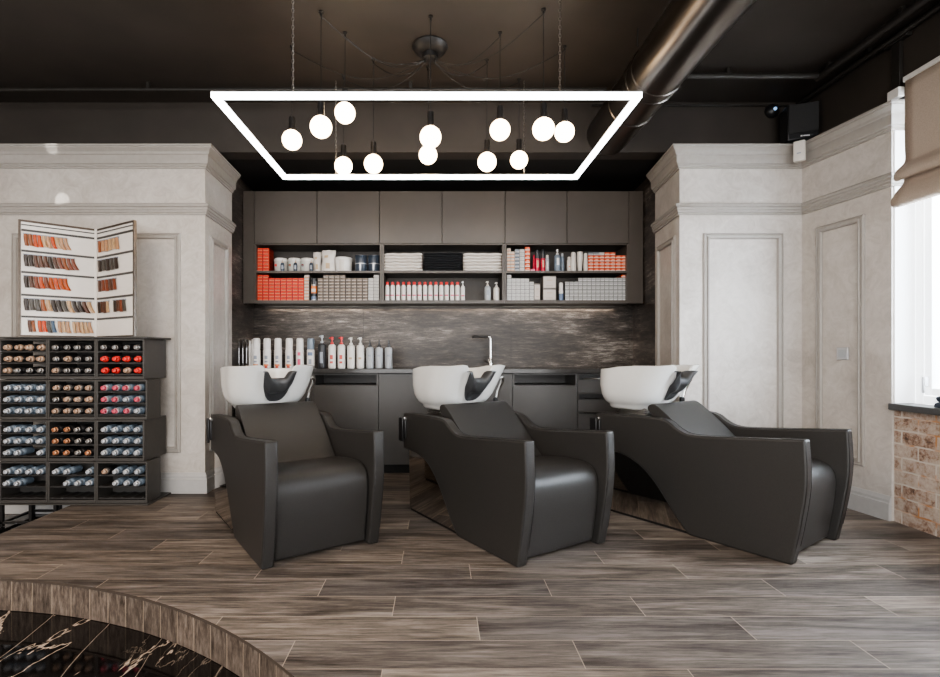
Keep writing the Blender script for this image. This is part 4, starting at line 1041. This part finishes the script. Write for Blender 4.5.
# pipes
def pipe(pts, r, label, clips=()):
    mb = MB(); mb.tube(pts, r, 12); o = mb.build('ceiling_pipe', M['pipe']); tag(o, label, 'pipe')
    for c in clips:
        mb = MB(); mb.box(c[0]-.012, c[0]+.012, c[1]-.012, c[1]+.012, c[2], CEIL-.001); mb.build('pipe_clip', M['pipe'], o)
pipe([(X(660, 3.5)+.1, 3.52, 2.955), (2.615, 3.52, 2.955)], .022, 'black pipe crossing from the metal duct to the right-hand pipe', [(2.0, 3.52, 2.97)])
pipe([(2.64, 3.545, 2.955), (2.64, -1.0, 2.955)], .026, 'black pipe running along the ceiling above the window side', [(2.64, 3.45, 2.98), (2.64, 2.9, 2.98)])
pipe([(2.785, 3.98, 2.965), (2.785, -1.0, 2.965)], .018, 'thin black pipe in the corner of ceiling and window wall', [(2.785, 3.3, 2.975)])
pipe([(-4.4, 3.70, 2.955), (X(606, 3.7), 3.70, 2.955)], .014, 'black pipe crossing the ceiling in front of the beam', [(-2.1, 3.70, 2.96), (-.2, 3.70, 2.96)])
pipe([(1.2, 3.985, 2.98), (2.75, 3.985, 2.98)], .007, 'thin black conduit along the top of the beam')
mb = MB(); mb.box(2.806, 2.829, 3.10, 3.16, 2.66, 2.985); mb.box(2.79, 2.829, 3.04, 3.20, 2.94, 2.965)
tag(mb.build('cable_duct', M['pipe'], bevel=.003), 'vertical black cable duct above the blind', 'cable duct')
mb = MB(); mb.box(2.79, 2.829, 3.09, 3.17, 2.600, 2.659); tag(mb.build('junction_box', M['whitepl'], bevel=.004), 'small white junction box at the foot of the cable duct', 'junction box')

# loudspeaker above the corner
t = thing('loudspeaker', 'black box loudspeaker mounted above the cornice in the right corner', 'loudspeaker', (X(797, 3.86), 3.84, 2.62), R(-12))
mb = MB(); mb.prism([(-.105, 0), (.105, .02), (.105, .285), (-.105, .27)], -.07, .07, 'xz'); mb.build('cabinet', M['blackplastic'], t, bevel=.010, seg=3)
mb = MB(); mb.prism([(-.098, .05), (.098, .068), (.098, .275), (-.098, .262)], -.078, -.0715, 'xz'); mb.build('grille', simple('speaker_grille', (.022, .021, .021), .7, var=.3, nscale=300), t)
mb = MB(); mb.box(-.02, -.008, -.0755, -.0705, .026, .036); mb.box(-.002, .040, -.0755, -.0705, .028, .035); mb.build('logo', M['labelwhite'], t)
mb = MB(); mb.box(-.02, .05, .0705, .13, .12, .16); mb.build('bracket', M['blackmetal'], t)
t = thing('security_camera', 'small black dome camera with bluish lens on the dark beam', 'camera', (X(772, 3.99), 3.998, Z(111, 3.99)))
mb = MB(); mb.lathe([(.055, 0), (.055, -.012), (.045, -.03), (.02, -.045)], 20, axis='y'); mb.build('housing', M['blackplastic'], t)
mb = MB(); mb.lathe([(.014, -.040), (.012, -.052), (.004, -.056)], 14, (0, 0, 0), axis='y'); mb.build('lens', M['lens'], t)
t = thing('motion_detector', 'small white motion detector in the corner of the cornice', 'sensor', (2.605, 3.675, 2.425), R(-45))
mb = MB(); mb.prism([(-.035, 0), (.035, 0), (.035, .145), (-.035, .145)], -.022, .022, 'xz'); mb.build('housing', M['offwhite'], t, bevel=.008, seg=3)
mb = MB(); mb.box(-.012, .012, -.0245, -.0225, .05, .058); mb.build('indicator', M['labelgrey'], t)
# wall switch
sw = Vector((2.7665, 3.48)); t = thing('wall_switch', 'square grey switch inside the moulded panel of the right wall', 'switch', (sw.x-.001, sw.y, 1.04), math.atan2(-(3.81-3.19), (2.72-2.81))+math.pi/2)
t.rotation_euler = (0, 0, 0)
u = Vector((.09, -.62)).normalized(); nn = Vector((-u.y, u.x)); nn = nn if nn.x < 0 else -nn
MT = Matrix(((u.x, nn.x, 0, 0), (u.y, nn.y, 0, 0), (0, 0, 1, 0), (0, 0, 0, 1)))
mb = MB(); mb.box(-.042, .042, 0, .010, -.042, .042, mat=MT); mb.build('faceplate', M['silver'], t, bevel=.003)
mb = MB(); mb.box(-.026, .026, .0105, .014, -.026, .026, mat=MT); mb.build('rocker', M['greybottle'], t, bevel=.002)

# roman blind
t = thing('roman_blind', 'beige roman blind gathered in soft folds over the window', 'blind', (2.79, 2.1, 2.66))
prof = [(0, 0), (-.004, -.10), (-.006, -.26), (-.004, -.40), (.0, -.475), (-.020, -.50), (-.060, -.535), (-.075, -.570), (-.062, -.600), (-.020, -.585), (-.006, -.575), (-.012, -.61), (-.050, -.65), (-.085, -.70), (-.092, -.735), (-.070, -.755), (-.02, -.745)]
prof = smooth_poly(prof, 2, keep=(0, len(prof)-1))
rows = []
for j in range(33):
    y = -.98+1.92*j/32; sagk = math.sin(math.pi*((j % 16)/16))
    rows.append([(x*(1+.10*sagk)-.004, y, z-.018*sagk*max(0, -z-.35)) for x, z in prof])
mb = MB(); mb.grid(rows); fb = mb.build('fabric', M['blind'], t, smooth=70)
md = fb.modifiers.new('s', 'SOLIDIFY'); md.thickness = .004
mb = MB(); mb.box(-.012, .03, -.99, .95, 0, .03); mb.build('headrail', M['whitepl'], t, bevel=.003)
# dark object on the sill
t = thing('desk_phone', 'dark grey handset lying on the window sill at the frame edge', 'phone', (2.86, 2.80, .733))
mb = MB(); mb.prism([(-.09, 0), (.09, 0), (.085, .025), (.0, .055), (-.08, .022)], -.055, .055, 'yz'); mb.build('base', M['navy'], t, bevel=.006, seg=3)
mb = MB(); mb.tube([(-.02, .09, .045), (-.02, .06, .058), (-.02, -.04, .062), (-.02, -.075, .05)], [.018, .014, .014, .018], 12); mb.build('handset', M['navy'], t)

# ------------------------------------------------------------------ light
def area(name, loc, rot, sx, sy, e, col):
    l = bpy.data.lights.new(name, 'AREA'); l.shape = 'RECTANGLE'; l.size = sx; l.size_y = sy; l.energy = e; l.color = col
    o = bpy.data.objects.new(name, l); COL.objects.link(o); o.location = loc; o.rotation_euler = rot; return o
area('window_daylight', (3.35, 2.15, 1.7), (0, R(90), 0), 1.7, 1.9, 120, (.80, .90, 1.0))
area('shop_window_daylight', (.3, -3.3, 1.6), (R(90), 0, 0), 6.0, 2.6, 150, (1.0, .96, .92))
area('warm_fill_light', (-2.4, .6, 2.85), (0, 0, 0), 1.6, 1.6, 60, (1.0, .80, .62))  # unseen fill lamp added to warm the left half
area('overhead_fill_light', (1.0, .4, 2.85), (0, 0, 0), 1.6, 1.6, 22, (1.0, .92, .84))  # unseen overhead lamp added as general fill

def spot(loc, tgt, e, ang, blend, nm):
    l = bpy.data.lights.new(nm, 'SPOT'); l.energy = e; l.spot_size = R(ang); l.spot_blend = blend; l.shadow_soft_size = .004; l.color = (1, .97, .93)
    o = bpy.data.objects.new(nm, l); COL.objects.link(o); o.location = loc; d = Vector(tgt)-Vector(loc); o.rotation_euler = d.to_track_quat('-Z', 'Y').to_euler()
spot((-2.2, 1.2, 2.75), (X(62, 3.81), 3.81, Z(200, 3.81)), 260, 2.6, .6, 'added_glint_spot')  # added spots throw the two bright patches on the left wall
spot((-2.2, 1.2, 2.75), (X(54, 3.78), 3.78, Z(149, 3.78)), 260, 2.2, .6, 'added_glint_spot')
wd = bpy.data.worlds.new('world'); SC.world = wd; wd.use_nodes = True
bg = wd.node_tree.nodes['Background']; bg.inputs[0].default_value = (.90, .95, 1.0, 1); bg.inputs[1].default_value = 1.9

cam = bpy.data.cameras.new('camera'); co = bpy.data.objects.new('camera', cam); COL.objects.link(co)
co.location = (0, 0, H); co.rotation_euler = (R(90), 0, 0); cam.sensor_width = 36; cam.lens = F/940*36
cam.shift_x = (470-VX)/940; cam.shift_y = -(338.5-VY)/940; cam.clip_start = .02
SC.camera = co
SC.view_settings.view_transform = 'AgX'; SC.view_settings.look = 'AgX - Medium High Contrast'; SC.view_settings.exposure = .60
